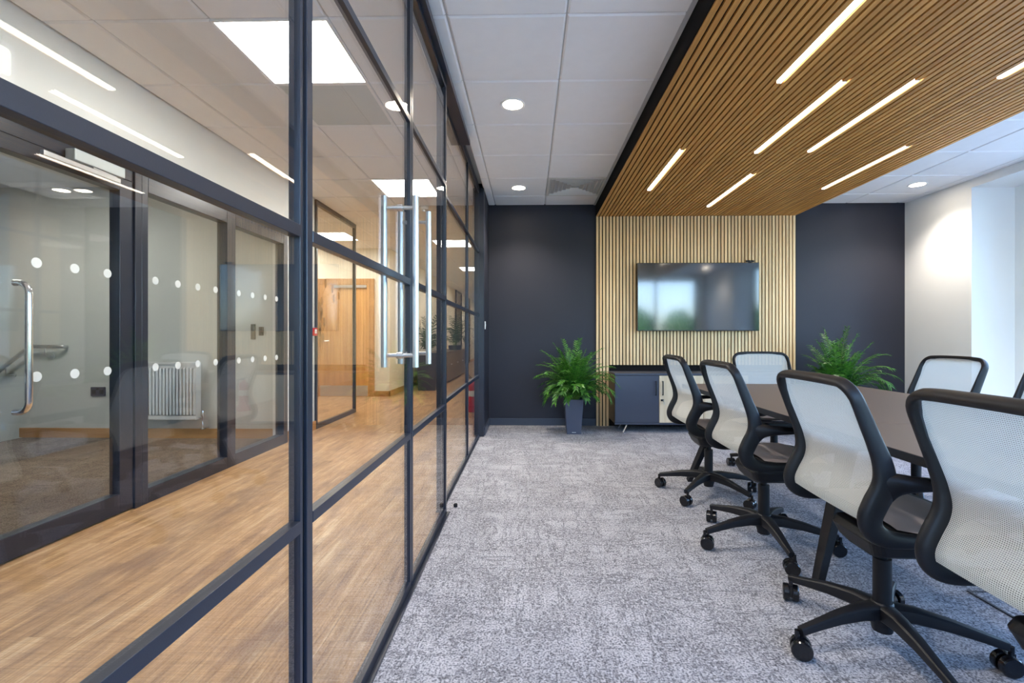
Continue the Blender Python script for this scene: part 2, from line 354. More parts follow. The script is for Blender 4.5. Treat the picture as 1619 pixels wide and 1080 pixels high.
def ceiling_tiles(x0, x1, y0, y1, skip=()):
    """lay-in tiles on a 0.6 m grid, dropped a little below the bars"""
    mb = MB(); bars = MB()
    mb_t = .0125
    def cells(a, b, ph):
        k = math.floor((a-ph)/.6); r = []
        while ph+k*.6 < b-1e-4:
            lo, hi = max(a, ph+k*.6), min(b, ph+(k+1)*.6)
            if hi-lo > .02: r.append((lo, hi, round(ph+k*.6, 3)))
            k += 1
        return r
    for (xa, xb, kx) in cells(x0, x1, -.414):
        for (ya, yb, ky) in cells(y0, y1, 2.345):
            if any(abs(kx-sx) < .1 and abs(ky-sy) < .1 for sx, sy in skip): continue
            a, b, c, d = xa+mb_t, xb-mb_t, ya+mb_t, yb-mb_t
            e = .009
            vs = [(a-e, c-e, H+.010), (b+e, c-e, H+.010), (b+e, d+e, H+.010), (a-e, d+e, H+.010), (a, c, H), (b, c, H), (b, d, H), (a, d, H)]
            mb.add(vs, [(4, 5, 6, 7), (0, 1, 5, 4), (1, 2, 6, 5), (2, 3, 7, 6), (3, 0, 4, 7)])
    bars.box(x0, x1, y0, y1, H+.0105, H+.03)
    return mb, bars
PAN = [(-1.614, 2.345), (-1.614, 4.745), (-1.614, 7.745), (-1.614, 10.745), (-1.614, 13.745), (-1.614, 17.345), (-1.614, 20.945)]
PANX = [(-3.414, 7.145), (-4.614, 7.745)]
GR = [(-1.614, 2.945)]
def room_ceiling(x0, x1, y0, y1, label, skip=()):
    t, b = ceiling_tiles(x0, x1, y0, y1, skip)
    o = struct('ceiling', b, 'grid', label, 'ceiling')
    t.build('ceiling_tile', 'tile', o); return o
room_ceiling(-.5, .79, -1.0, YB, 'white tiled ceiling strip above the carpet, between glass wall and oak raft', skip=[(.186, 4.745)])
room_ceiling(3.2, 4.5, -1.0, YB, 'white tiled ceiling beyond the oak raft, above the window side')
struct('ceiling', BX(.7, 3.3, -1.0, 5.9, H+.03, H+.06), 'white', 'plain ceiling slab hidden above the oak raft', 'ceiling')
struct('ceiling', BX(.775, .8, -1.0, YB, H-.004, H+.02), 'grid', 'thin ceiling edge bar alongside the black side of the oak raft', 'ceiling edge')
room_ceiling(-2.48, -.57, -1.0, 24.5, 'white tiled ceiling of the corridor behind the glass wall', skip=PAN+GR)
room_ceiling(-7.2, -2.48, 5.42, 24.5, 'white tiled ceiling of the open area past the corridor', skip=PANX)
struct('ceiling', BX(-8.1, -2.5, -1.1, 4.95, H, H+.05), 'white', 'plain white ceiling behind the entrance doors', 'ceiling')
struct('ceiling', BX(-8.2, 5.6, -1.2, 24.7, H+.07, H+.12), 'white', 'roof slab hidden above the tiled ceilings', 'ceiling')

struct('wall_back', BX(-.5, 5.3, YB, YB+.12, -.1, 2.75), 'darkpaint', 'charcoal painted end wall of the meeting room', 'wall')
struct('baseboard_back', MB().box(-.49, .80, YB-.015, YB, 0, .085).box(3.19, 4.5, YB-.015, YB, 0, .085), 'darkbase', 'dark blue-grey skirting along the charcoal end wall', 'skirting', bevel=.003)
struct('wall_left', BX(-.6, -.495, 5.12, YB+.12, 0, 2.75), 'darkpaint', 'charcoal wall nib between glass wall and end wall', 'wall')
struct('baseboard_left', BX(-.495, -.48, 5.12, YB-.015, 0, .085), 'darkbase', 'short dark skirting on the charcoal wall nib', 'skirting')
# right wall with one deep window
XR = 4.48
W0, W1, WZ0, WZ1 = .75, 4.87, .30, 2.585
rw = MB().box(XR, XR+.5, 4.87, YB+.01, 0, 2.75).box(XR, XR+.5, W0, W1, WZ1, 2.75).box(XR, XR+.5, W0, W1, -.1, WZ0-.02).box(XR, XR+.5, -1.1, W0, 0, 2.75).box(XR+.43, XR+.5, 4.35, 4.87, WZ0-.02, WZ1)
struct('wall_right', rw, 'white', 'white wall with a deep window reveal on the window side', 'wall')
struct('trim_1', BX(XR-.03, XR+.46, W0, 4.868, WZ0-.02, WZ0+.012), 'white_pl', 'white sill board of the window behind the table', 'window sill', bevel=.004)
def window(name, label, plane, c, a0, a1, z0, z1, n, t=.05):
    fr = MB(); gl = MB()
    def bx(mb, u0, u1, w0, w1, th):
        if plane == 'x': mb.box(c-th/2, c+th/2, u0, u1, w0, w1)
        else: mb.box(u0, u1, c-th/2, c+th/2, w0, w1)
    bx(fr, a0, a1, z0, z0+t, .07); bx(fr, a0, a1, z1-t, z1, .07)
    for k in range(n+1):
        u = a0+(a1-a0-t)*k/n; bx(fr, u, u+t, z0+t, z1-t, .07)
    o = struct(name, fr, 'frame', label, 'window')
    for k in range(n):
        g = MB(); u = a0+(a1-a0-t)*k/n; bx(g, u+t-.005, u+(a1-a0-t)/n+.005, z0+t, z1-t, .012); g.build('glass_pane', 'winglass', o)
    return o
window('window_1', 'wide window in the deep white reveal beyond the chairs', 'x', XR+.45, W0, 4.35, WZ0+.012, WZ1, 3)
RX0, RX1, RZ0, RZ1 = .2, 4.3, .5, 2.55  # widened past its reflection to throw more daylight on post and chair backs
struct('wall_front', MB().box(-.6, RX0, -1.12, -1.0, 0, 2.75).box(RX1, 5.3, -1.12, -1.0, 0, 2.75).box(RX0, RX1, -1.12, -1.0, RZ1, 2.75).box(RX0, RX1, -1.12, -1.0, 0, RZ0), 'white', 'white wall with a wide window, mirrored in the television', 'wall')
window('window_2', 'window mirrored in the television, widened to add daylight, opposite the screen', 'y', -1.06, RX0, RX1, RZ0, RZ1, 4)
# corridor shell
XO = -2.49
struct('wall_corridor', MB().box(XO-.12, XO, -1.1, 4.95, 2.175, 2.75).box(XO-.12, XO, -1.1, 1.1, 0, 2.175).box(XO-.12, XO, 4.74, 4.95, 0, 2.175), 'wallpaint', 'pale wall above and beside the entrance doors', 'wall')
struct('wall_vestibule', BX(-8.1, XO, 4.93, 5.41, -1.6, 2.75), 'vestpaint_dim', 'pale wall behind the entrance doors, with radiator and handrail', 'wall')
struct('baseboard_vestibule', BX(-5.44, XO-.12, 4.912, 4.93, 0, .1), 'oaktrim', 'oak skirting below the radiator behind the entrance doors', 'skirting')
struct('baseboard_corridor', MB().box(XO, XO+.018, 4.75, 5.41, 0, .1), 'oaktrimy', 'short oak skirting below the red fire call point', 'skirting')
struct('wall_stairwell', MB().box(-8.2, -8.1, -1.1, 5.0, -1.6, 2.75).box(-8.1, XO, -1.2, -1.1, -1.6, 2.75).box(-8.1, -5.4, -1.1, 4.95, -1.7, -1.6).box(-5.45, -5.4, -1.1, 4.95, -1.6, -.1), 'vestpaint_dim', 'pale stairwell walls beyond the entrance matting', 'wall')
struct('wall_corridor', BX(-2.5, -.5, -1.12, -1.0, 0, 2.75), 'wallpaint', 'pale wall closing the corridor on the camera side', 'wall')
struct('wall_corridor', BX(-7.2, -2.52, 8.44, 8.54, 0, 2.75).box(-2.62, -2.52, 8.5401, 15.9, 0, 2.75).box(-2.62, -2.52, 17.25, 18.3, 0, 2.75).box(-2.62, -2.52, 19.6, 24.5, 0, 2.75), 'cream', 'cream wall around the oak door and along the far corridor', 'wall')
struct('baseboard_door', MB().box(-2.80, -2.505, 8.42, 8.44, 0, .1).box(-7.2, -3.9, 8.42, 8.44, 0, .1), 'oaktrim', 'oak skirting beside the oak door frame', 'skirting')
struct('baseboard_hall', MB().box(-2.52, -2.502, 8.42, 15.9, 0, .1).box(-2.52, -2.502, 19.6, 24.5, 0, .1), 'oaktrimy', 'long oak skirting along the far corridor wall', 'skirting')
struct('wall_hall', MB().box(-7.3, -7.2, 5.3, 24.6, 0, 2.75).box(-7.3, -.4, 24.5, 24.6, 0, 2.75).box(-.495, -.40, 5.85, 24.6, 0, 2.75).box(-.59, -.495, 5.84, 24.6, 0, 2.75), 'cream', 'cream walls at the end and side of the far corridor', 'wall')

# ------------------------------------------------------------------ glazed partition of the meeting room
X0, X1 = -.528, -.502      # frame depth
XG = -.514
TZ = [.653, 1.303, 1.988]  # transom centres
def panel(y0, y1, jw=.03, jw1=None, zt=2.6, zb=.0, rail=.03, tw=.0135, X0=X0, X1=X1):
    """frame of one glazed bay: stiles, rails, transoms"""
    fr = MB(); jw1 = jw1 or jw
    fr.box(X0, X1, y0, y0+jw, zb, zt).box(X0, X1, y1-jw1, y1, zb, zt)
    fr.box(X0, X1, y0+jw, y1-jw1, zb, zb+rail).box(X0, X1, y0+jw, y1-jw1, zt-rail, zt)
    for z in TZ: fr.box(X0+.002, X1+.001, y0+jw, y1-jw1, z-tw, z+tw)
    return fr
def panes(parent, y0, y1, zt, zb=.03, XG=XG):
    zs = [zb]+TZ+[zt]
    for a, b in zip(zs[:-1], zs[1:]):
        BX(XG-.005, XG+.005, y0, y1, a+.006, b-.006).build('glass_pane', 'glass', parent)
gp = struct('wall_glass', panel(-1.0, 1.034, .03, .012, zt=H-.03), 'frame', 'fixed black-framed glass bay before the first door leaf, mirroring the ceiling strips', 'glass wall', bevel=.001)
panes(gp, -.97, 1.022, H-.06)
d1 = struct('door_1', panel(1.054, 1.996, .028, .02, zt=2.6, zb=.008), 'frame', 'glass door leaf nearer the camera, with long steel pulls', 'glass door', bevel=.0015)
panes(d1, 1.082, 1.976, 2.57, .038)
BX(X0+.008, X1-.006, 1.036, 1.052, 0, 2.6).build('hinge_stile', 'blackgloss', d1)
d2 = struct('door_2', panel(2.004, 2.85, .022, .03, zt=2.6, zb=.008), 'frame', 'second glass door leaf, meeting the first at the pulls', 'glass door', bevel=.0015)
panes(d2, 2.026, 2.82, 2.57, .038)
for y0, y1, lb in ((2.86, 4.155, 'fixed black-framed glass bay just past the glass doors'), (4.155, 5.05, 'fixed black-framed glass bay that ends at the charcoal nib')):
    g = struct('wall_glass', panel(y0, y1, .016, .012, zt=H-.03, X0=-.566, X1=-.540), 'frame', lb, 'glass wall', bevel=.001)
    panes(g, y0+.016, y1-.012, H-.06, XG=-.553)
struct('trim_2', MB().box(-.572, -.489, 5.05, 5.12, 0, H), 'frame', 'black end post where the glass wall meets the charcoal nib', 'end post', bevel=.002)
struct('trim_3', MB().box(-.532, -.498, -1.0, 2.86, H-.03, H+.012).box(-.57, -.536, 2.86, 5.05, H-.03, H+.012), 'frame', 'black head channel along the top of the glass wall', 'head channel')
struct('trim_4', MB().box(-.56, -.472, .95, 3.75, H-.07, H-.031).box(-.56, -.552, .95, 3.75, 2.58, H-.07), 'frame', 'deeper black door track box above the glass doors', 'door track', bevel=.002)
struct('trim_5', MB().box(-.532, -.485, -1.0, 2.86, 0, .008).box(-.57, -.53, 2.86, 5.05, 0, .008), 'frame', 'thin black floor channel under the glass wall', 'floor channel')

def pull(y, parent, out):
    h = MB()
    for sx in (-.063, .063):
        h.cyl((XG+sx, y, .95), (XG+sx, y, 1.63), .0125)
    for z in (.997, 1.583):
        h.cyl((XG-.063, y, z), (XG+.063, y, z), .008); h.cyl((XG-.012, y, z), (XG+.012, y, z), .0135)
    o = h.build('pull_handle', 'steel', parent, smooth=True); o['label'] = 'long brushed steel pull handle'
pull(1.86, d1, 1); pull(2.10, d2, 1)

# ------------------------------------------------------------------ entrance screen of the corridor
XF0, XF1 = -2.54, -2.455
ent = MB()
ent.box(XF0, XF1, 1.1, 4.74, 2.105, 2.175).box(XF0, XF1, 4.66, 4.74, 0, 2.105).box(XF0, XF1, 3.78, 3.89, 0, 2.105).box(XF0, XF1, 2.885, 2.935, 0, 2.105).box(XF0, XF1, 1.1, 1.18, 0, 2.105)
ent.box(XF0, XF1, 2.985, 3.78, 0, .095).box(XF0, XF1, 2.985, 3.78, 2.0, 2.105).box(XF0, XF1, 3.89, 4.66, 0, .095).box(XF0, XF1, 3.89, 4.66, 2.0, 2.105).box(XF0, XF1, 2.935, 2.985, 0, 2.105)
e = struct('window_3', ent, 'frame', 'dark framed glass screen beside the entrance doors', 'glass screen', bevel=.003)
BX(-2.50, -2.488, 2.98, 3.785, .09, 2.005).build('glass_pane', 'glass', e); BX(-2.50, -2.488, 3.885, 4.665, .09, 2.005).build('glass_pane', 'glass', e)
def dots(parent, ys):
    for y in ys:
        for z in (1.445, .87): MB().cyl((-2.4845, y, z), (-2.486, y, z), .026, n=24).build('frosted_dot', 'dot', parent)
dots(e, [3.081+.2*k for k in range(4)]); dots(e, [3.98+.2*k for k in range(4)])
def entry_leaf(name, y0, y1, label, ys, hy=None):
    f = MB().box(-2.53, -2.465, y0, y0+.095, .01, 2.10).box(-2.53, -2.465, y1-.095, y1, .01, 2.10).box(-2.53, -2.465, y0+.095, y1-.095, .01, .125).box(-2.53, -2.465, y0+.095, y1-.095, 1.955, 2.10)
    f.box(-2.525, -2.46, y0, y1, 2.03, 2.036)
    o = struct(name, f, 'frame', label, 'entrance door', bevel=.003)
    BX(-2.50, -2.488, y0+.09, y1-.09, .12, 1.96).build('glass_pane', 'glass', o)
    dots(o, ys)
    if hy:
        h = MB(); r = .05
        pts = [(-2.465, hy, 1.33)]
        for k in range(7):
            t = PI/2*k/6; pts.append((-2.395-r+r*math.sin(t), hy, 1.33-r+r*math.cos(t)))
        for k in range(7):
            t = PI/2*k/6; pts.append((-2.395-r+r*math.cos(t), hy, .71+r-r*math.sin(t)))
        pts.append((-2.465, hy, .71))
        h.sweep(pts, (0, 1, 0), .015, .015, p=2, n=16)
        h.build('pull_handle', 'chrome', o, smooth=True)['label'] = 'polished steel D-shaped pull handle'
    return o
e1 = entry_leaf('door_3', 2.0, 2.88, 'dark framed entrance door leaf with D-shaped steel pull', [2.125+.2*k for k in range(4)], 2.205)
entry_leaf('door_4', 1.18, 1.99, 'second dark framed entrance door leaf', [1.35+.2*k for k in range(3)], 1.93)
# door closer
dc = empty('door_closer', (-2.44, 2.57, 2.03), 'silver door closer on the head of the entrance door', 'door closer')
BX(-2.455, -2.40, 2.44, 2.75, 2.01, 2.07).build('closer_body', 'silver', dc, bevel=.004).location = (2.44, -2.57, -2.03)
BX(-2.42, -2.40, 2.28, 2.72, 1.972, 1.998).build('slide_rail', 'alu', dc, bevel=.002).location = (2.44, -2.57, -2.03)
MB().bar((-2.41, 2.55, 2.004), (-2.41, 2.70, 2.0), .012, .006).build('closer_arm', 'alu', dc).location = (2.44, -2.57, -2.03)
# lit sign box
sg = empty('exit_sign', (-2.48, 1.985, 2.36), 'white rounded illuminated sign box above the entrance doors', 'sign')
def rrect(cx, cz, w, h, r, x0, x1):
    p = []
    for (sx, sz, a0) in ((1, 1, 0), (-1, 1, 90), (-1, -1, 180), (1, -1, 270)):
        for k in range(6):
            t = math.radians(a0+90*k/5); p.append((cx+sx*(w/2-r)+r*math.cos(t), cz+sz*(h/2-r)+r*math.sin(t)))
    n = len(p); m = MB()
    m.add([(x0, a, b) for a, b in p]+[(x1, a, b) for a, b in p], [tuple(range(n)), tuple(range(2*n-1, n-1, -1))]+[(i, (i+1) % n, n+(i+1) % n, n+i) for i in range(n)])
    return m
rrect(0, 0, .42, .185, .03, -.008, .03).build('sign_case', 'white_pl', sg)
rrect(0, 0, .38, .13, .02, .0302, .032).build('sign_face', 'signlit', sg)

# vestibule things
rd = empty('radiator', (-3.76, 4.925, .19), 'white ribbed panel radiator on the wall behind the entrance doors', 'radiator')
x0, x1 = -.60, .295
rp = MB(); ncol = 25
prof = []
for k in range(ncol*4+1):
    u = x0+(x1-x0)*k/(ncol*4); prof.append((u, -.095-(.0 if k % 4 in (0, 3) else .012)))
zz = (.06, .075, .545, .56)
vs = []; 
for (u, y) in prof:
    vs += [(u, -.095, zz[0]), (u, y, zz[1]), (u, y, zz[2]), (u, -.095, zz[3])]
rp.add(vs, [(4*i+j, 4*i+4+j, 4*i+5+j, 4*i+1+j) for i in range(len(prof)-1) for j in range(3)])
rp.box(x0, x1, -.095, -.06, .02, .60); 
rp.build('front_panel', 'white_pl', rd, bevel=0)
MB().box(x0-.004, x1+.004, -.106, -.03, .596, .618).box(x0-.004, x0, -.106, -.03, .02, .6).box(x1, x1+.004, -.106, -.03, .02, .6).build('radiator_casing', 'white_pl', rd)
vl = MB().lathe([(0, .12), (.016, .115), (.02, .10), (.02, .055), (.012, .05), (.012, .03), (.008, .025), (.008, -.06), (.015, -.07), (.015, -.085), (0, -.088)], (x1+.045, -.065, .0))
vl.cyl((x1, -.065, .035), (x1+.045, -.065, .035), .01).cyl((x1+.03, -.065, -.075), (x1+.075, -.065, -.075), .011).cyl((x1+.07, -.065, -.075), (x1+.07, -.0, -.075), .009)
vl.build('radiator_valve', 'chrome', rd, smooth=True)
BX(-.3, .1, -.03, -.0, .1, .5).build('wall_bracket', 'white_pl', rd)
so = empty('wall_socket', (-4.59, 4.928, .49), 'dark metal double socket low on the wall left of the radiator', 'socket')
BX(-.078, .078, -.012, 0, -.048, .048).build('socket_plate', 'cabdark', so, bevel=.003)
for sx in (-.042, .042):
    BX(sx-.022, sx+.022, -.0128, -.0118, -.026, .02).build('socket_outlet', 'rubber', so)
BX(-.014, .014, -.016, -.011, .018, .038).build('rocker', 'rubber', so)
for x, w, h, lb in ((-2.905, .034, .095, 'tall slim black wall switch behind the entrance screen'), (-2.82, .034, .055, 'small square black wall switch beside the taller one')):
    s_ = BX(x-w, x+w*.3, 4.908, 4.93, 1.14-h, 1.14+h*.7).build('wall_switch', 'black', bevel=.004, loc=(x, 4.93, 1.14)); tag(s_, lb, 'switch')
hr = empty('handrail', (-5.1, 4.93, .97), 'steel handrail dropping along the stairwell wall', 'handrail')
pts = [(.17, -.01, .0), (.165, -.05, 0), (.13, -.07, 0), (.1, -.075, .0), (-.14, -.075, .0), (-.17, -.075, -.01), (-.56, -.075, -.31), (-1.6, -.075, -1.1)]
MB().sweep(pts, (0, 1, 0), .021, .021, p=2, n=16).build('rail', 'steel', hr, smooth=True)
for x, z in ((-.0, -.02), (-.42, -.215)):
    b = MB().sweep([(x, -.075, z), (x, -.075, z-.075), (x, -.06, z-.085), (x, 0, z-.085)], (1, 0, 0), .007, .007, p=2).cyl((x, -.008, z-.085), (x, 0, z-.085), .032)
    b.build('rail_bracket', 'steel', hr, smooth=True)

# corridor glazed screen past the entrance, fire call point
def screen(name, y0, y1, label, x=-2.49, pane=True):
    f = MB().box(x-.02, x+.02, y0, y1, H-.055, H).box(x-.02, x+.02, y0, y1, 0, .055).box(x-.02, x+.02, y0, y0+.03, .055, H-.055).box(x-.02, x+.02, y1-.035, y1, .055, H-.055)
    o = struct(name, f, 'frame', label, 'glass screen')
    BX(x-.005, x+.005, y0+.03, y1-.035, .05, H-.05).build('glass_pane', 'glass', o); return o
s1 = screen('window_4', 5.42, 6.67, 'black framed glass screen beside the oak door')
lv = MB(); rr = random.Random(3)
for k in range(13):
    y = 5.5+.16*rr.random()+(k % 3)*.02+ (k > 8)*.5*rr.random(); z = 1.0+.06*k+.02*rr.random()
    lv.add([(-2.483, y+.032*math.cos(t), z+.055*math.sin(t)) for t in [2*PI*i/16 for i in range(16)]], [tuple(range(16))])
    lv.bar((-2.4835, y, z-.05), (-2.4835, 5.60, z-.14), .004, .001)
lv.build('leaf_motif', 'tan', s1)
screen('window_5', 15.9, 17.25, 'nearer of two black framed glass screens far down the corridor'); screen('window_6', 18.3, 19.6, 'farther of two black framed glass screens far down the corridor')
fc = empty('fire_call_point', (XO, 5.345, 1.13), 'small red fire call point on the white wall end', 'fire alarm')
BX(0, .045, -.045, .045, -.045, .045).build('call_point_box', 'red', fc, bevel=.004)
MB().box(.045, .047, -.025, .025, -.02, .028).build('break_glass', 'white_pl', fc)
sd = empty('smoke_detector', (-1.28, 5.72, H), 'small white smoke detector on the corridor ceiling', 'smoke detector')
MB().lathe([(0, -.075), (.022, -.075), (.024, -.05), (.048, -.045), (.05, -.012), (.05, 0)]).build('detector_head', 'white_pl', sd, smooth=True)
MB().lathe([(0, -.012), (.056, -.012), (.058, 0)]).build('detector_base', 'white_pl', sd, smooth=True)

# oak door in its frame
od = struct('door_5', BX(-3.78, -2.88, 8.40, 8.445, .004, 2.02), 'oakdoor', 'oak veneer door with steel kick plate', 'oak door')
MB().box(-3.88, -3.78, 8.385, 8.45, 0, 2.12).box(-2.88, -2.79, 8.385, 8.45, 0, 2.12).box(-3.78, -2.88, 8.385, 8.45, 2.02, 2.12).build('door_frame', 'oaktrim', od, bevel=.003)
BX(-3.76, -2.90, 8.392, 8.40, .01, .2).build('kick_plate', 'steel', od)
BX(-3.50, -2.92, 8.36, 8.395, 1.955, 2.0).build('door_closer', 'alu', od)
MB().cyl((-3.70, 8.40, 1.0), (-3.70, 8.35, 1.0), .01).cyl((-3.70, 8.352, 1.0), (-3.58, 8.352, 1.0), .009).build('door_handle', 'steel', od, smooth=True)
# far cupboards
cup = struct_c = None
for k in range(4):
    y0 = 9.85+k*.97; y1 = y0+.96
    c_ = empty('cupboard', (-2.1, (y0+y1)/2, 0), ['grey-brown office cupboard next to the large square planter', 'second grey-brown office cupboard from the large square planter', 'third grey-brown office cupboard from the large square planter', 'end cupboard of the corridor row, with the palm on top'][k], 'cupboard', 'office cupboards along the corridor')
    hw = .48
    BX(-.22, .2, -hw, hw, .03, .70).build('carcass', 'cupb', c_)
    BX(-.24, .235, -hw, hw, .70, .73).build('cupboard_top', 'cupb', c_)
    for s in (-1, 1):
        dd = BX(.2, .22, min(0.003*s, s*hw), max(.003*s, s*hw), .04, .69).build('door', 'cupb', c_, bevel=.002)
        MB().cyl((.22, s*.04, .42), (.24, s*.04, .42), .012).build('knob', 'steel', dd)
BNY = 23.8
bn = empty('waste_bin', (-2.2, 23.6, 0), 'slim steel waste bin at the far end of the corridor', 'bin')
MB().lathe([(0, .0), (.14, 0), (.14, .62), (.125, .62), (.12, .6), (0, .55)]).build('bin_body', 'steel', bn, smooth=True)
MB().lathe([(.142, .56), (.145, .56), (.145, .63), (.12, .63)]).build('bin_rim', 'blackgloss', bn, smooth=True)
# lettering on the wall behind the planter (only a few strokes can be read)
for i, ch in enumerate('vdu'):
    lt = MB(); y = 9.75+i*.42; x = -2.517
    if ch == 'v': lt.bar((x, y, 1.50), (x, y+.1, 1.26), .035, .006, up=(1, 0, 0)).bar((x, y+.1, 1.26), (x, y+.2, 1.50), .035, .006, up=(1, 0, 0))
    if ch in 'du':
        lt.bar((x, y, 1.46), (x, y, 1.27), .035, .006, up=(1, 0, 0)).bar((x, y-.017, 1.27), (x, y+.237, 1.27), .035, .006, up=(1, 0, 0)).bar((x, y+.22, 1.26), (x, y+.22, 1.6 if ch == 'd' else 1.46), .035, .006, up=(1, 0, 0))
    if ch == 'd': lt.bar((x, y-.017, 1.45), (x, y+.23, 1.45), .035, .006, up=(1, 0, 0))
    tag(lt.build('wall_letter', 'letters', loc=(x, y, 1.3)), 'dark raised letter on the cream wall behind the tall palm', 'letter', 'dark letters on the cream wall')

# fire extinguisher
fe = empty('fire_extinguisher', (-.82, 6.78, 0), 'red fire extinguisher on a red stand in the corridor', 'fire extinguisher')
MB().lathe([(0, .07), (.05, .07), (.062, .085), (.062, .36), (.055, .40), (.025, .43), (.018, .45), (0, .45)]).build('cylinder', 'red', fe, smooth=True)
MB().lathe([(0, .005), (.095, .0), (.1, .02), (.085, .075), (.078, .078), (.072, .04), (0, .04)]).build('stand', 'red', fe, smooth=True)
MB().lathe([(0, .44), (.02, .44), (.02, .475), (0, .475)]).bar((-.01, 0, .475), (-.07, .03, .53), .016, .008).bar((-.01, 0, .465), (-.075, .03, .49), .016, .008).build('valve', 'black', fe)
MB().sweep([(.01, -.02, .46), (.06, -.03, .45), (.08, -.03, .36), (.072, -.04, .2), (.07, -.045, .14)], (0, 1, 0), .009, .009, p=2).build('hose', 'rubber', fe, smooth=True)
MB().lathe([(.0625, .22), (.0632, .22), (.0632, .30), (.0625, .30)]).build('label_band', 'white_pl', fe)

# ------------------------------------------------------------------ ceiling lights and vents
PL = {(-1.614, 2.345): 'large square light panel nearest the camera over the corridor', (-1.614, 4.745): 'square corridor light panel above the tall pull handles', (-1.614, 7.745): 'third square light panel along the corridor',
      (-1.614, 10.745): 'fourth square light panel along the corridor', (-1.614, 13.745): 'fifth square light panel along the corridor', (-1.614, 17.345): 'sixth square light panel along the corridor', (-1.614, 20.945): 'last square light panel at the far end of the corridor',
      (-3.414, 7.145): 'square light panel above the oak door area', (-4.614, 7.745): 'square light panel deeper in the open area past the corridor'}
for (x, y), lb in PL.items():
    o = empty('ceiling_light', (x+.3, y+.3, H), lb, 'ceiling light', 'square ceiling light panels')
    MB().box(-.299, .299, -.299, -.287, -.004, .012).box(-.299, .299, .287, .299, -.004, .012).box(-.299, -.287, -.287, .287, -.004, .012).box(.287, .299, -.287, .287, -.004, .012).build('panel_frame', 'white_pl', o)
    BX(-.287, .287, -.287, .287, .0, .008).build('diffuser', 'panel', o)
for x, y, lb in ((-4.3, 3.6, 'square light panel added to brighten the space behind the entrance doors'),):
    o = empty('ceiling_light', (x, y, H), lb, 'ceiling light', 'square ceiling light panels')  # extra panel put in to light the vestibule
    BX(-.3, .3, -.3, .3, -.03, 0).build('panel_frame', 'white_pl', o); BX(-.285, .285, -.285, .285, -.033, -.03).build('diffuser', 'panel', o)
for x, y, lb in ((-.114, 3.24, 'round downlight nearer the camera above the carpet'), (-.114, 5.05, 'round downlight close to the charcoal end wall, beside the air diffuser'), (4.07, 5.03, 'round downlight on the window side past the oak raft'),
                 (-.114, .84, 'round downlight above the carpet, out at the camera'), (4.07, 2.64, 'round downlight above the window side'), (4.07, .24, 'round downlight above the window near the camera')):
    o = empty('downlight', (x, y, H), lb, 'downlight', 'round recessed downlights')
    MB().lathe([(.068, -.003), (.082, -.005), (.086, 0)]).build('trim_ring', 'white_pl', o, smooth=True)
    MB().lathe([(0, -.002), (.069, -.0025)]).build('lamp_disc', 'down', o)
    ld = bpy.data.lights.new('downlight_lamp', 'SPOT'); ld.energy = 70; ld.spot_size = math.radians(125); ld.spot_blend = .8; ld.color = (1, .9, .8); ld.shadow_soft_size = .06
    lo = bpy.data.objects.new('lamp', ld); C.objects.link(lo); lo.parent = o; lo.location = (0, 0, -.03)
# square swirl-less diffuser
vd = empty('air_diffuser', (.486, 5.045, H), 'grey louvred square air diffuser beside the oak raft', 'air vent')
BX(-.298, .298, -.298, .298, .05, .06).build('diffuser_back', 'cabdark', vd)
MB().box(-.298, .298, -.298, -.272, -.003, .01).box(-.298, .298, .272, .298, -.003, .01).box(-.298, -.272, -.272, .272, -.003, .01).box(.272, .298, -.272, .272, -.003, .01).build('diffuser_frame', 'grillegrey', vd)
for k in range(6):
    a = .262-k*.042; b_ = a-.020; vs = []
    for q, z in ((a, -.003), (b_, .040)): vs += [(-q, -q, z), (q, -q, z), (q, q, z), (-q, q, z)]
    MB().add(vs, [(i, (i+1) % 4, 4+(i+1) % 4, 4+i) for i in range(4)]).build('louvre', 'grillegrey', vd, solid=.003)
BX(-.02, .02, -.02, .02, .0, .004).build('louvre', 'grillegrey', vd)
gv = empty('return_grille', (-1.314, 3.245, H), 'square mesh air grille in the corridor ceiling next to the large light panel', 'air vent')
MB().box(-.299, .299, -.299, -.28, -.003, .012).box(-.299, .299, .28, .299, -.003, .012).box(-.299, -.28, -.28, .28, -.003, .012).box(.28, .299, -.28, .28, -.003, .012).build('grille_frame', 'white_pl', gv)
BX(-.28, .28, -.28, .28, .0, .008).build('grille_mesh', 'grille', gv)

# ------------------------------------------------------------------ oak raft and oak wall panel
RX = (.805, 3.185); RZ = 2.52
raft = empty('ceiling_raft', (2.0, 2.3, RZ), 'lowered honey oak slatted raft with light strips', 'ceiling raft')
sl = MB(); n = 59; p = (RX[1]-RX[0])/n
STR = [(1.162, 3.675, 4.69), (2.006, 4.24, 5.29), (1.806, 2.71, 3.755), (2.21, 2.705, 3.74), (2.856, 3.645, 4.68), (1.409, 1.68, 2.72), (2.62, 1.66, 2.70), (1.162, .5, 1.5), (2.21, .5, 1.55)]
def slot(x): return (min(range(n), key=lambda i: abs(RX[0]+i*p+p*.34-x)))
holes = {}
STR2 = []
for (x, a, b) in STR:
    i = slot(x); holes.setdefault(i, []).append((a, b)); STR2.append((RX[0]+i*p+p*.34, a, b))
for i in range(n):
    a = RX[0]+i*p; b = a+p*.68
    segs = []; y = -.99
    for (h0, h1) in sorted(holes.get(i, [])):
        segs.append((y, h0)); y = h1
    segs.append((y, YB-.02))
    for (s0, s1) in segs: sl.box(a, b, s0, s1, RZ, RZ+.012)
off = Vector((-2.0, -2.3, -RZ))
o = sl.build('oak_slats', 'oakceil', raft); o.location = off
o = BX(RX[0]+.002, RX[1]-.002, -.99, YB-.002, RZ+.0125, RZ+.03).build('felt_backing', 'felt', raft); o.location = off
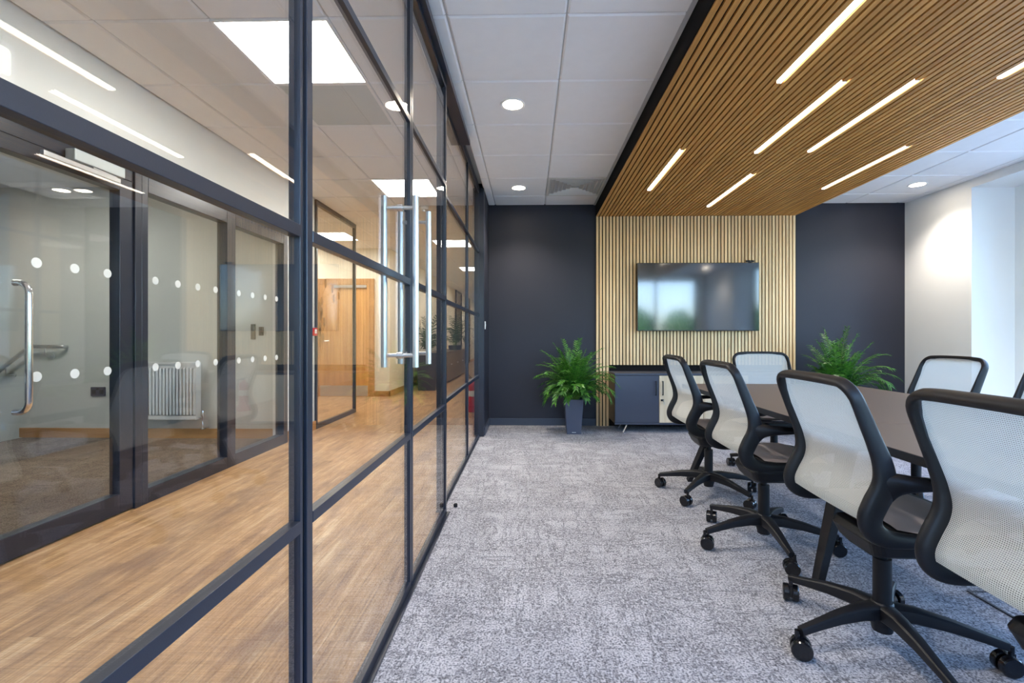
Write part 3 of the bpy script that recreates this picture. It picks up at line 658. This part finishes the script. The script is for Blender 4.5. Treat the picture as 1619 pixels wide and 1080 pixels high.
o = MB().box(RX[0]-.004, RX[0]+.001, -.99, YB-.002, RZ+.008, H+.02).box(RX[1]-.001, RX[1]+.004, -.99, YB-.002, RZ+.008, H+.02).build('side_fascia', 'felt', raft); o.location = off
o['label'] = 'matt black side of the raft'
LBL = ['shortest-looking light strip near the black raft edge, close to the oak wall', 'light strip nearest the oak wall, between its neighbours', 'light strip mid raft, left of its parallel twin', 'light strip mid raft, right of its parallel twin', 'light strip nearest the window-side edge of the raft', 'light strip running out of the top of the picture above the table', 'light strip cut by the right picture edge', 'light strip above the camera, near the black raft edge', 'light strip above the camera, over the table']
LBL[0] = 'light strip alone beside the black raft edge, toward the oak wall'
for (x, a, b), lb in zip(STR2, LBL):
    o = empty('light_strip', (x, (a+b)/2, RZ), lb, 'light strip', 'slim light strips set into the oak raft')
    h = (b-a)/2
    BX(-.0125, .0125, -h+.003, h-.003, -.001, .0125).build('diffuser', 'linear', o)
    BX(-.0137, .0137, -h, -h+.003, -.003, .0125).build('end_cap', 'white_pl', o); BX(-.0137, .0137, h-.003, h, -.003, .0125).build('end_cap', 'white_pl', o)
wp = empty('slatted_wall_panel', (2.0, 5.7, 0), 'pale oak slatted panel behind the television', 'wall panel')
ws = MB(); ZL = .735
for i in range(n):
    a = RX[0]+i*p; b = a+p*.68
    ws.box(a, b, YB-.034, YB-.022, .0 if (i < 4 or i >= n-4) else ZL, RZ+.004)
off = Vector((-2.0, -5.7, 0))
ws.build('oak_slats', 'oakwall', wp).location = off
BX(RX[0], RX[1], YB-.022, YB-.001, .0, RZ+.01).build('felt_backing', 'felt', wp).location = off

# ------------------------------------------------------------------ television, cabinet
tv = empty('television', (1.99, 5.6, 1.545), 'large wall television with a dark glossy screen', 'television')
BX(-.714, .714, .0, .045, -.402, .402).build('casing', 'blackgloss', tv, bevel=.004)
BX(-.706, .706, -.0015, .0, -.392, .396).build('screen', 'screen', tv)
BX(-.3, .3, .045, .085, -.2, .2).build('wall_bracket', 'black', tv)
BX(-.03, .03, -.004, .0, -.407, -.398).build('sensor', 'black', tv)
wc = empty('webcam', (2.60, 5.615, 1.948), 'small black webcam perched on the top edge of the television', 'webcam')
MB().sweep([(-.045, 0, .017), (.045, 0, .017)], (0, 1, 0), .013, .012).build('camera_bar', 'black', wc, smooth=True)
MB().cyl((.0, -.014, .017), (.0, -.011, .017), .008).build('lens', 'blackgloss', wc)
BX(-.015, .015, -.005, .02, -.002, .008).build('clip', 'black', wc)

CX0, CX1, CY, CYB, CZ0, CZ1 = .956, 2.926, 5.29, 5.66, .10, .665
cb = empty('cabinet', ((CX0+CX1)/2, 5.48, 0), 'low charcoal cabinet with pale oak middle doors below the television', 'cabinet')
cof = Vector((-(CX0+CX1)/2, -5.48, 0))
def cpart(mb, nm, mat, par=None, **k):
    o = mb.build(nm, mat, par or cb, **k)
    if par is None: o.location = cof
    return o
cpart(MB().box(CX0, CX1, CY+.02, CYB, CZ0, CZ1-.022), 'carcass', 'cabbrown')
cpart(BX(CX0-.003, CX1+.003, CY-.004, CYB+.002, CZ1-.022, CZ1), 'cabinet_top', 'cabdark', bevel=.002)
cpart(BX(CX0-.001, CX1+.001, CY-.002, CY+.03, CZ0-.008, CZ0+.012), 'plinth_edge', 'cabdark')
dw = (CX1-CX0)/4
for k in range(4):
    a, b = CX0+k*dw+.002, CX0+(k+1)*dw-.002
    d = cpart(BX(a, b, CY, CY+.02, CZ0+.014, CZ1-.026), 'door', 'oakcab' if k in (1, 2) else 'cabdark', bevel=.0015)
    d['label'] = 'pale oak door' if k in (1, 2) else 'charcoal door'
    hx = b-.035 if k in (0, 2) else a+.035
    MB().box(hx-.006, hx+.006, CY-.022, CY-.014, .42, .58).box(hx-.006, hx+.006, CY-.014, CY, .42, .43).box(hx-.006, hx+.006, CY-.014, CY, .57, .58).build('handle', 'black', d, bevel=.002)
    if k in (1, 2):
        MB().cyl((hx, CY-.008, .365), (hx, CY, .365), .011).box(hx-.02, hx+.014, CY-.004, CY, .355, .375).build('lock', 'black', d)
        MB().cyl((hx+.004, CY-.018, .365), (hx+.004, CY-.008, .365), .004).bar((hx+.008, CY-.02, .35), (hx+.012, CY-.02, .315), .016, .002).build('key', 'alu', d)
for x in (CX0+.15, CX1-.15):
    for y in (CY+.05, CYB-.06):
        sx = -1 if x < 2 else 1; sy = -1 if y < 5.45 else 1
        o = cpart(MB().bar((x-sx*.0, y, CZ0), (x+sx*.06, y-.04, 0), .045, .012, up=(1, 0, 0)), 'leg', 'steel')

# ------------------------------------------------------------------ palms
def frond(mb, st, base, az, length, rise, droop, nleaf=16, ll=.17, lw=.017, rr=R):
    """arching midrib with paired narrow leaflets"""
    ca, sa = math.cos(az), math.sin(az); K = 14; pts = []
    ang = rise; p = Vector(base)
    for k in range(K+1):
        pts.append(p.copy()); d = Vector((ca*math.cos(ang), sa*math.cos(ang), math.sin(ang)))
        p = p+d*(length/K); ang -= droop/K*(.4+1.4*k/K)
    st.sweep(pts, (sa, -ca, 0), [.0045*(1-.75*k/K) for k in range(K+1)], [.0045*(1-.75*k/K) for k in range(K+1)], n=5, p=2)
    side = Vector((-sa, ca, 0))
    for j in range(nleaf):
        t = .24+.76*j/(nleaf-1); f = t*K; i = min(K-1, int(f)); q = pts[i].lerp(pts[i+1], f-i); tan = (pts[i+1]-pts[i]).normalized()
        up = side.cross(tan)*-1
        if up.z < 0: up = -up
        sz = math.sin(PI*min(1, .18+.82*(1-abs(t-.55)*1.25)))*.0+ (1-.62*abs(t-.5)*1.4)
        for sg in (-1, 1):
            fw = .35+.75*t+rr.uniform(-.1, .1); dr = (side*sg*math.cos(fw*.8)+tan*math.sin(fw*.8)+up*rr.uniform(.0, .3)).normalized()
            l = ll*sz*rr.uniform(.85, 1.1); w = lw*rr.uniform(.85, 1.15); nn = dr.cross(tan).normalized()
            wd = nn.cross(dr).normalized(); A = []
            pr = [(0, .35), (.25, 1), (.6, .85), (1, .02)]
            for (u, wf) in pr:
                c = q+dr*l*u+Vector((0, 0, -1))*l*(.32*u*u+.05)
                A += [c-wd*w*wf/2, c+Vector((0, 0, -.12*w)), c+wd*w*wf/2]
            mb.add(A, [(3*a+b, 3*a+b+1, 3*a+b+4, 3*a+b+3) for a in range(3) for b in range(2)])
def palm(base_z, n, spread, height, leafmat, seed, root, ll=.17, nleaf=16, r0=.05, lw=.017, up0=36, lim=(-9, 9, -9, 9)):
    rr = random.Random(seed); lf, st = MB(), MB()
    for k in range(n):
        az = 2*PI*k*.381966+rr.uniform(-.3, .3); q = (k+.5)/n
        L_ = height*(.55+.5*rr.random())*(1-.14*q)
        rise = math.radians(90-up0*q*rr.uniform(.8, 1.1)); dr = .5+1.5*q+rr.uniform(-.2, .4)
        rad = r0*rr.random(); b = (rad*math.cos(az), rad*math.sin(az), base_z)
        frond(lf, st, b, az, L_*spread, rise, dr, nleaf, ll, lw, rr)
    for ax in (0, 1):
        for sg, m_ in ((-1, -lim[2*ax]), (1, lim[2*ax+1])):
            ext = max([sg*v[ax] for v in lf.v]+[.001])
            if ext > m_:
                for mb in (lf, st):
                    mb.v = [tuple((c*m_/ext if (i == ax and sg*c > 0) else c) for i, c in enumerate(v)) for v in mb.v]
    st.build('stems', 'stem', root, smooth=True); lf.build('foliage', leafmat, root)
def square_pot(root, h, wt, wb, mat, wall=.012):
    m = MB(); a, b = wt/2, wb/2
    vs = [(-b, -b, 0), (b, -b, 0), (b, b, 0), (-b, b, 0), (-a, -a, h), (a, -a, h), (a, a, h), (-a, a, h)]
    i_ = a-wall; j = i_-.004
    vs += [(-i_, -i_, h), (i_, -i_, h), (i_, i_, h), (-i_, i_, h), (-j, -j, h-.05), (j, -j, h-.05), (j, j, h-.05), (-j, j, h-.05)]
    f = [(3, 2, 1, 0)]
    for o_ in (0, 4, 8): f += [(o_+i, o_+(i+1) % 4, o_+4+(i+1) % 4, o_+4+i) for i in range(4)]
    f.append((12, 13, 14, 15)); m.add(vs, f).build('pot', mat, root, bevel=.004)
    BX(-j+.002, j-.002, -j+.002, j-.002, h-.06, h-.03).build('soil', 'soil', root)
pp = empty('potted_palm', (.49, 5.27, 0), 'bushy green palm in a slim tapered slate pot against the charcoal wall', 'potted plant')
square_pot(pp, .385, .205, .155, 'potblue')
MB().box(-.022, .022, -.0800, -.0792, .018, .024).build('maker_mark', 'alu', pp)
palm(.345, 125, 1.0, .72, 'leaf', 11, pp, ll=.10, nleaf=22, r0=.06, lw=.0145, up0=42, lim=(-.46, .52, -.5, .40))
pq = empty('potted_palm', (3.36, 5.22, 0), 'spreading green palm beyond the table, right of the oak wall panel', 'potted plant')
square_pot(pq, .40, .24, .18, 'potblue')
palm(.36, 95, 1.0, .80, 'leaf', 23, pq, ll=.13, nleaf=24, r0=.06, lw=.015, up0=64, lim=(-.6, .6, -.5, .44))
pl = empty('potted_palm', (-2.05, 9.53, 0), 'tall thin palm in a large square dark planter in the corridor', 'potted plant')
square_pot(pl, .74, .40, .34, 'cabdark'); palm(.70, 15, 1.0, 1.12, 'leafdark', 5, pl, ll=.26, nleaf=13, lw=.026, lim=(-.44, .6, -.6, .6))
pm = empty('potted_palm', (-1.98, 12.6, .73), 'dark palm standing on the end cupboard of the corridor row', 'potted plant')
square_pot(pm, .12, .34, .3, 'cabdark'); palm(.08, 13, 1.0, 1.0, 'leafdark', 8, pm, ll=.25, nleaf=13, lw=.026, lim=(-.5, .6, -.6, .6))

# ------------------------------------------------------------------ table
TX0, TX1, TY0, TY1, TZT = 1.145, 2.345, .31, 3.56, .72
tb = empty('meeting_table', (1.745, 1.935, 0), 'long dark brown meeting table with black edge and angled black legs', 'table')
tof = Vector((-1.745, -1.935, 0))
for a, b in ((TY0, 1.9345), (1.9355, TY1)):
    BX(TX0+.002, TX1-.002, a+.001, b-.001, TZT-.001, TZT).build('table_top', 'tabletop', tb).location = tof
    BX(TX0, TX1, a, b, TZT-.028, TZT-.001).build('edge_band', 'black', tb).location = tof
fr = MB()
for x in (TX0+.22, TX1-.22): fr.box(x-.02, x+.02, TY0+.2, TY1-.2, TZT-.068, TZT-.028)
for y in (TY0+.22, 1.935, TY1-.24): fr.box(TX0+.2, TX1-.2, y-.03, y+.03, TZT-.068, TZT-.028)
fr.build('under_frame', 'black', tb).location = tof
for sx in (-1, 1):
    for yt, yf in ((TY0+.24, TY0+.05), (2.07, 2.03), (TY1-.24, TY1-.03)):
        xt = 1.745+sx*(.355 if 1.5 < yt < 2.5 else .37); xf = 1.745+sx*(.525 if 1.5 < yt < 2.5 else .56)
        MB().bar((xt, yt, TZT-.066), (xf, yf, .0), .085, .045, up=(0, 1, 0) if 0 else (1, 0, 0), w2=.045, h2=.03).build('leg', 'black', tb, bevel=.004).location = tof
ah = empty('acrylic_tray', (2.24, 2.45, TZT), 'small clear acrylic tray on the far edge of the table', 'tray')
MB().box(-.05, .05, -.09, .09, 0, .004).box(-.05, -.046, -.09, .09, .004, .05).box(.046, .05, -.09, .09, .004, .05).box(-.046, .046, -.09, -.086, .004, .05).box(-.046, .046, .086, .09, .004, .05).build('tray_body', 'acrylic', ah)
fb = empty('floor_box', (1.99, 1.87, 0), 'slim dark floor box frame set in the carpet under the table', 'floor box')
MB().box(-.15, .15, -.15, -.14, 0, .004).box(-.15, .15, .14, .15, 0, .004).box(-.15, -.14, -.14, .14, 0, .004).box(.14, .15, -.14, .14, 0, .004).build('box_frame', 'frame', fb)
BX(-.14, .14, -.14, .14, 0, .002).build('lid', 'carpet', fb)

# ------------------------------------------------------------------ chairs
def catmull(P, m=6):
    out = []
    for i in range(len(P)-1):
        p0, p1, p2, p3 = P[max(i-1, 0)], P[i], P[i+1], P[min(i+2, len(P)-1)]
        for k in range(m):
            t = k/m
            out.append(tuple(.5*((2*b)+(-a+c)*t+(2*a-5*b+4*c-d)*t*t+(-a+3*b-3*c+d)*t**3) for a, b, c, d in zip(p0, p1, p2, p3)))
    out.append(tuple(P[-1])); return out
# side profile of the frame: x, z, half thickness, half width
PR = [(.245, .448, .013, .010), (.16, .456, .015, .012), (.04, .456, .018, .014), (-.07, .455, .022, .015), (-.140, .462, .028, .016), (-.178, .486, .033, .017), (-.188, .522, .035, .018), (-.172, .565, .036, .019),
      (-.152, .605, .036, .018), (-.145, .645, .033, .017), (-.153, .695, .029, .013), (-.174, .752, .025, .011), (-.199, .815, .023, .0095), (-.222, .872, .021, .009), (-.246, .930, .020, .009)]
PC = catmull(PR, 5)
HW = .222
def chair():
    r = empty('office_chair', (0, 0, 0), 'x', 'office chair', 'mesh back office chairs around the table')
    n_ = len(PC)
    nor = []
    for i in range(n_):
        a, b = PC[max(i-1, 0)], PC[min(i+1, n_-1)]; tx, tz = b[0]-a[0], b[1]-a[1]; l = math.hypot(tx, tz); nor.append((-tz/l, 0, tx/l))
    def pos(u, y):       # u index (float), y
        i = int(min(max(u, 0), n_-1.001)); f = u-i; a, b = PC[i], PC[i+1]
        return Vector((a[0]+(b[0]-a[0])*f, y, a[1]+(b[1]-a[1])*f))
    rad = .055
    # one tube: up one side, across the top, down the other
    def side(sg):
        P, Rf, A, B = [], [], [], []
        for i in range(n_-5):
            q = PC[i]; P.append((q[0], sg*HW, q[1])); Rf.append(nor[i]); A.append(q[2]); B.append(q[3])
        last = Vector(P[-1]); top = Vector((PC[-1][0], sg*HW, PC[-1][1])); up = (top-last); ln = up.length; up.normalize()
        rad = ln*.98
        for k in range(1, 8):
            t = PI/2*k/7
            c = top-up*rad; pt = c+up*rad*math.sin(t)+Vector((0, -sg, 0))*rad*(1-math.cos(t)); P.append(tuple(pt)); Rf.append(nor[-1]); A.append(.020); B.append(.010+.003*k/7)
        return P, Rf, A, B
    a = side(1); b = side(-1)
    mid = []
    for k in range(1, 8):
        y = (HW-.08)*(1-2*k/8); mid.append((PC[-1][0]-.012*(1-(y/HW)**2), y, PC[-1][1]+.004*(1-(y/HW)**2)))
    P = a[0]+mid+b[0][::-1]; Rf = a[1]+[nor[-1]]*len(mid)+b[1][::-1]; A = a[2]+[.020]*len(mid)+b[2][::-1]; B = a[3]+[.0135]*len(mid)+b[3][::-1]
    MB().sweep(P, Rf, A, B, n=16, p=2.5).build('back_frame', 'black', r, smooth=True)
    # net of the back
    net = MB(); i0 = 27; W = 14; rows = [i0+k*(n_-1-i0)/30 for k in range(31)]; arc = 0; prev = None
    for ri, u in enumerate(rows):
        for c in range(W+1):
            y = (HW-.012)*(2*c/W-1); q = pos(u, y); sag = .014*(1-(y/HW)**2)
            if ri > 26:
                lim = HW-.012-.02*(ri-26)/4; y = max(-lim, min(lim, y)); q.y = y
            q.x -= sag*.5+.001
            if ri > 23: q.x += .013*(ri-23)/7; q.z += .003*(ri-23)/7
            net.v.append(tuple(q))
            if c == 0:
                if prev is not None: arc += (Vector(prev)-pos(u, 0)).length
                prev = tuple(pos(u, 0))
            net.uv[len(net.v)-1] = (y, arc)
    net.f = [(rr_*(W+1)+c, rr_*(W+1)+c+1, (rr_+1)*(W+1)+c+1, (rr_+1)*(W+1)+c) for rr_ in range(30) for c in range(W)]
    net.build('back_net', 'net', r, smooth=True)
    # seat
    st = MB(); nx, ny = 16, 12; XS0, XS1 = -.085, .262
    for i in range(nx+1):
        u = i/nx; x = XS0+(XS1-XS0)*u
        for j in range(ny+1):
            w = 2*j/ny-1; hw = .215*(1-.10*max(0, (u-.6)/.4)**2-.12*max(0, (.12-u)/.12)); y = w*hw
            z = .482-.010*(1-w*w)*math.sin(PI*min(1, u*1.1))-.03*max(0, (u-.75)/.25)**2-.006*w**6
            st.v.append((x-.03*max(0, (u-.7)/.3)*abs(w)**3, y, z)); st.uv[len(st.v)-1] = (y, x)
    st.f = [(i*(ny+1)+j, (i+1)*(ny+1)+j, (i+1)*(ny+1)+j+1, i*(ny+1)+j+1) for i in range(nx) for j in range(ny)]
    st.build('seat', 'seatnet', r, smooth=True)
    pan = MB(); 
    def loop(x0, x1, hw, z, rd): 
        p = []
        for (sx, sy, a0) in ((1, 1, 0), (-1, 1, 90), (-1, -1, 180), (1, -1, 270)):
            cx = (x1-rd if sx > 0 else x0+rd); cy = sy*(hw-rd)
            for k in range(5):
                t = math.radians(a0+22.5*k); p.append((cx+rd*math.cos(t), cy+rd*math.sin(t), z))
        return p
    ls = [loop(-.080, .245, .205, .468, .05), loop(-.085, .252, .224, .460, .05), loop(-.078, .244, .218, .442, .05), loop(-.06, .18, .13, .418, .04)]
    n2 = len(ls[0]); vs = [v for l in ls for v in l]
    pan.add(vs, [(a*n2+i, a*n2+(i+1) % n2, (a+1)*n2+(i+1) % n2, (a+1)*n2+i) for a in range(3) for i in range(n2)]+[tuple(range(n2)), tuple(range(4*n2-1, 3*n2-1, -1))])
    pan.build('seat_pan', 'black', r, smooth=True)
    mc = MB(); ls = [loop(-.095, .13, .12, .418, .03), loop(-.108, .135, .125, .395, .03), loop(-.09, .13, .11, .355, .03), loop(-.075, .09, .075, .336, .025)]
    vs = [v for l in ls for v in l]
    mc.add(vs, [(a*n2+i, a*n2+(i+1) % n2, (a+1)*n2+(i+1) % n2, (a+1)*n2+i) for a in range(3) for i in range(n2)]+[tuple(range(n2)), tuple(range(4*n2-1, 3*n2-1, -1))])
    mc.build('tilt_mechanism', 'black', r, smooth=False, bevel=.003)
    for sg in (-1, 1):
        am = MB(); Pp = catmull([(-.152, sg*HW, .612), (-.118, sg*(HW+.002), .626), (-.070, sg*(HW+.008), .630), (.0, sg*(HW+.014), .630), (.07, sg*(HW+.012), .632), (.125, sg*(HW+.008), .634)], 4)
        k_ = len(Pp); A = []; B = []
        for i in range(k_):
            t = i/(k_-1); A.append(.040*(1-t)**2.4+.0115*(1 if t < .95 else .6)); B.append(.013+.022*math.sin(PI/2*min(1, t*2))*(1-.35*t))
        am.sweep(Pp, (0, 0, 1), A, B, n=16, p=2.4); am.build('armrest', 'black', r, smooth=True)
    gl = MB().cyl((0, 0, .155), (0, 0, .305), .0275, n=24).cyl((0, 0, .30), (0, 0, .34), .016, n=20)
    gl.build('gas_lift', 'black', r, smooth=True)
    bs = MB().lathe([(0, .055), (.03, .055), (.034, .075), (.043, .10), (.045, .125), (.036, .15), (.03, .156), (0, .156)], n=24)
    for k in range(5):
        t = math.radians(72*k); d = Vector((math.cos(t), math.sin(t), 0))
        q = [d*.02+Vector((0, 0, .125)), d*.09+Vector((0, 0, .128)), d*.18+Vector((0, 0, .118)), d*.27+Vector((0, 0, .100)), d*.325+Vector((0, 0, .088))]
        bs.sweep(q, (0, 0, 1), [.028, .025, .020, .015, .014], [.032, .025, .0195, .0155, .013], n=12, p=3.8)
    base = bs.build('base', 'black', r, smooth=True)
    cm = None
    for k in range(5):
        t = math.radians(72*k); d = Vector((math.cos(t), math.sin(t), 0))*.322
        if cm is None:
            c_ = MB()
            for s2 in (-1, 1):
                c_.lathe([(0, s2*.005), (.030, s2*.005), (.0325, s2*.008), (.0325, s2*.024), (.029, s2*.028), (.010, s2*.0285), (0, s2*.0275)], (0, 0, 0), n=24, axis='y')
            c_.cyl((0.012, 0, .0), (.012, 0, .056), .008, n=12).box(-.004, .022, -.005, .005, -.012, .032)
            cm = c_.build('caster', 'blackgloss', base, smooth=True); co = cm
        else:
            co = bpy.data.objects.new('caster', cm.data); C.objects.link(co); co.parent = base
        co.location = d+Vector((0, 0, .0327)); co.rotation_euler = (0, 0, t+[.9, 2.2, -.6, 1.4, .3][k])
    return r
ch = chair()
CH = [((1.215, 1.01), -1.5, 46, 'office chair nearest the camera, its pale net back cut by the picture edge'),
      ((1.223, 1.66), -2, 48, 'second office chair from the camera on the glass-wall side of the table'),
      ((1.215, 2.47), -1, 48, 'third office chair from the camera on the glass-wall side of the table'),
      ((1.222, 3.24), -1, 9, 'office chair farthest from the camera on the glass-wall side of the table'),
      ((1.93, 3.76), -91, 70, 'office chair at the table end in front of the television'),
      ((2.50, 3.10), 180, 20, 'office chair across the table, seen from the front between palm and window'),
      ((2.50, 2.40), 181, 40, 'office chair across the table, only a sliver of its back at the picture edge')]
for i, ((x, y), rz, br, lb) in enumerate(CH):
    o = ch if i == 0 else copy_tree(ch)
    o.location = (x, y, 0); o.rotation_euler = (0, 0, math.radians(rz)); o['label'] = lb
    for c in o.children:
        if c.name.startswith('base'): c.rotation_euler = (0, 0, math.radians(br-rz))
# small things on the nib
sw = empty('wall_switch', (-.495, 5.22, 1.2), 'slim white switch on the charcoal wall nib beside the glass wall', 'switch')
BX(0, .009, -.02, .02, -.043, .043).build('switch_plate', 'white_pl', sw, bevel=.002)
BX(.009, .012, -.008, .008, -.014, .014).build('rocker', 'white_pl', sw)
ds = MB().lathe([(0, 0), (.012, 0), (.012, .018), (.009, .022), (0, .022)])
ds.build('door_stop', 'black', loc=(0, 0, 0)).location = (-.465, 2.96, 0); bpy.data.objects['door_stop']['label'] = 'tiny black door stop on the carpet by the glass doors'; bpy.data.objects['door_stop']['category'] = 'door stop'

# ------------------------------------------------------------------ outside: mirrored in glass and television; pale ground bounces light indoors
struct('ground', BX(-60, 90, -90, 60, -4.2, -4.0), 'bounce_ground', 'unseen paving outside, made pale to bounce light onto the ceiling', 'paving')
for i, (x, y, s) in enumerate(((2, -22, 3.2), (9, -25, 4.0), (14, -17, 3.3), (21, -11, 3.6), (24, -3, 3.8), (24, 6, 3.2), (19, -28, 4.2), (29, -18, 4.5), (1, -32, 4.4))):
    t = empty('tree', (x, y, -4), 'leafy green tree outside, number of trunks one', 'tree', 'green trees outside the windows')
    t['label'] = 'leafy green tree outside, mirrored in the television'
    rr = random.Random(i); f = MB()
    for k in range(9):
        c = Vector((rr.uniform(-1, 1)*s*.55, rr.uniform(-1, 1)*s*.55, 5.6+rr.uniform(-1.4, .1)*s*.5)); q = s*rr.uniform(.3, .5)
        nu, nv = 14, 9; vs = []
        for a_ in range(nv+1):
            ph = PI*a_/nv
            for b_ in range(nu):
                th = 2*PI*b_/nu; rad = q*rr.uniform(.86, 1.1); vs.append(c+Vector((rad*math.sin(ph)*math.cos(th), rad*math.sin(ph)*math.sin(th), rad*math.cos(ph))))
        f.add(vs, [(a_*nu+b_, a_*nu+(b_+1) % nu, (a_+1)*nu+(b_+1) % nu, (a_+1)*nu+b_) for a_ in range(nv) for b_ in range(nu)])
    f.build('crown', 'green', t); MB().cyl((0, 0, 0), (0, 0, 5), .22, .15).build('trunk', 'bark', t)

# ------------------------------------------------------------------ sky and lights
w = bpy.data.worlds.new('World'); S.world = w; w.use_nodes = True; nt = w.node_tree; nt.nodes.clear()
wo = N(nt, 'ShaderNodeOutputWorld'); bg = N(nt, 'ShaderNodeBackground'); sk = N(nt, 'ShaderNodeTexSky', sky_type='NISHITA')
sk.sun_disc = False; sk.sun_elevation = math.radians(42); sk.sun_rotation = math.radians(-60); sk.air_density = 1.2; sk.dust_density = 1.0
cl = N(nt, 'ShaderNodeTexNoise', _Scale=3.0, _Detail=6.0); L(nt, coords(nt, (1, 1, 2.2), 'Generated'), cl.inputs['Vector'])
cm_ = ramp(nt, cl.outputs[0], [(.5, (0, 0, 0, 1)), (.72, (.4, .4, .4, 1))])
mx = N(nt, 'ShaderNodeMix', data_type='RGBA'); L(nt, cm_, mx.inputs[0]); L(nt, sk.outputs[0], mx.inputs[6]); mx.inputs[7].default_value = (5, 5.6, 6.6, 1)
tn = N(nt, 'ShaderNodeMix', data_type='RGBA', blend_type='MULTIPLY'); tn.inputs[0].default_value = 1; tn.inputs[7].default_value = (.78, .95, 1.22, 1); L(nt, mx.outputs[2], tn.inputs[6])
L(nt, tn.outputs[2], bg.inputs[0]); bg.inputs[1].default_value = 1.5; L(nt, bg.outputs[0], wo.inputs[0])
su = bpy.data.lights.new('sun', 'SUN'); su.energy = 5; su.angle = .01; su.color = (1, .95, .86); so_ = bpy.data.objects.new('sun', su); C.objects.link(so_); so_.rotation_euler = Vector((.62, -.45, -.64)).to_track_quat('-Z', 'Y').to_euler(); so_['kind'] = 'helper'  # added from behind the building to brighten the ground outside
def portal(loc, rot, sx, sy):
    l = bpy.data.lights.new('window_portal', 'AREA'); l.shape = 'RECTANGLE'; l.size = sx; l.size_y = sy
    l.cycles.is_portal = True
    o = bpy.data.objects.new('window_portal', l); C.objects.link(o); o.location = loc; o.rotation_euler = rot; o['kind'] = 'helper'
portal((XR+.49, (W0+W1)/2, (WZ0+WZ1)/2), (0, PI/2, 0), WZ1-WZ0, W1-W0)
portal(((RX0+RX1)/2, -1.11, (RZ0+RZ1)/2), (PI/2, 0, 0), RX1-RX0, RZ1-RZ0)

# ------------------------------------------------------------------ camera
cam = bpy.data.cameras.new('Camera'); co = bpy.data.objects.new('Camera', cam); C.objects.link(co); S.camera = co
co.location = (0, 0, 1.07); co.rotation_euler = (PI/2, 0, math.radians(1.2))
cam.sensor_fit = 'HORIZONTAL'; cam.sensor_width = 36; cam.lens = 745/1619*36
cam.shift_x = (809.5-821.4)/1619; cam.shift_y = (533-540)/1619; cam.clip_start = .05; cam.clip_end = 200
S.view_settings.view_transform = 'Standard'; S.view_settings.look = 'None'; S.view_settings.gamma = 1; S.view_settings.use_curve_mapping = False
S.view_settings.exposure = 0.45
S.cycles.transparent_max_bounces = 32; S.cycles.max_bounces = 10; S.cycles.diffuse_bounces = 5; S.cycles.glossy_bounces = 5
S.cycles.use_denoising = True
S.cycles.sample_clamp_indirect = 8
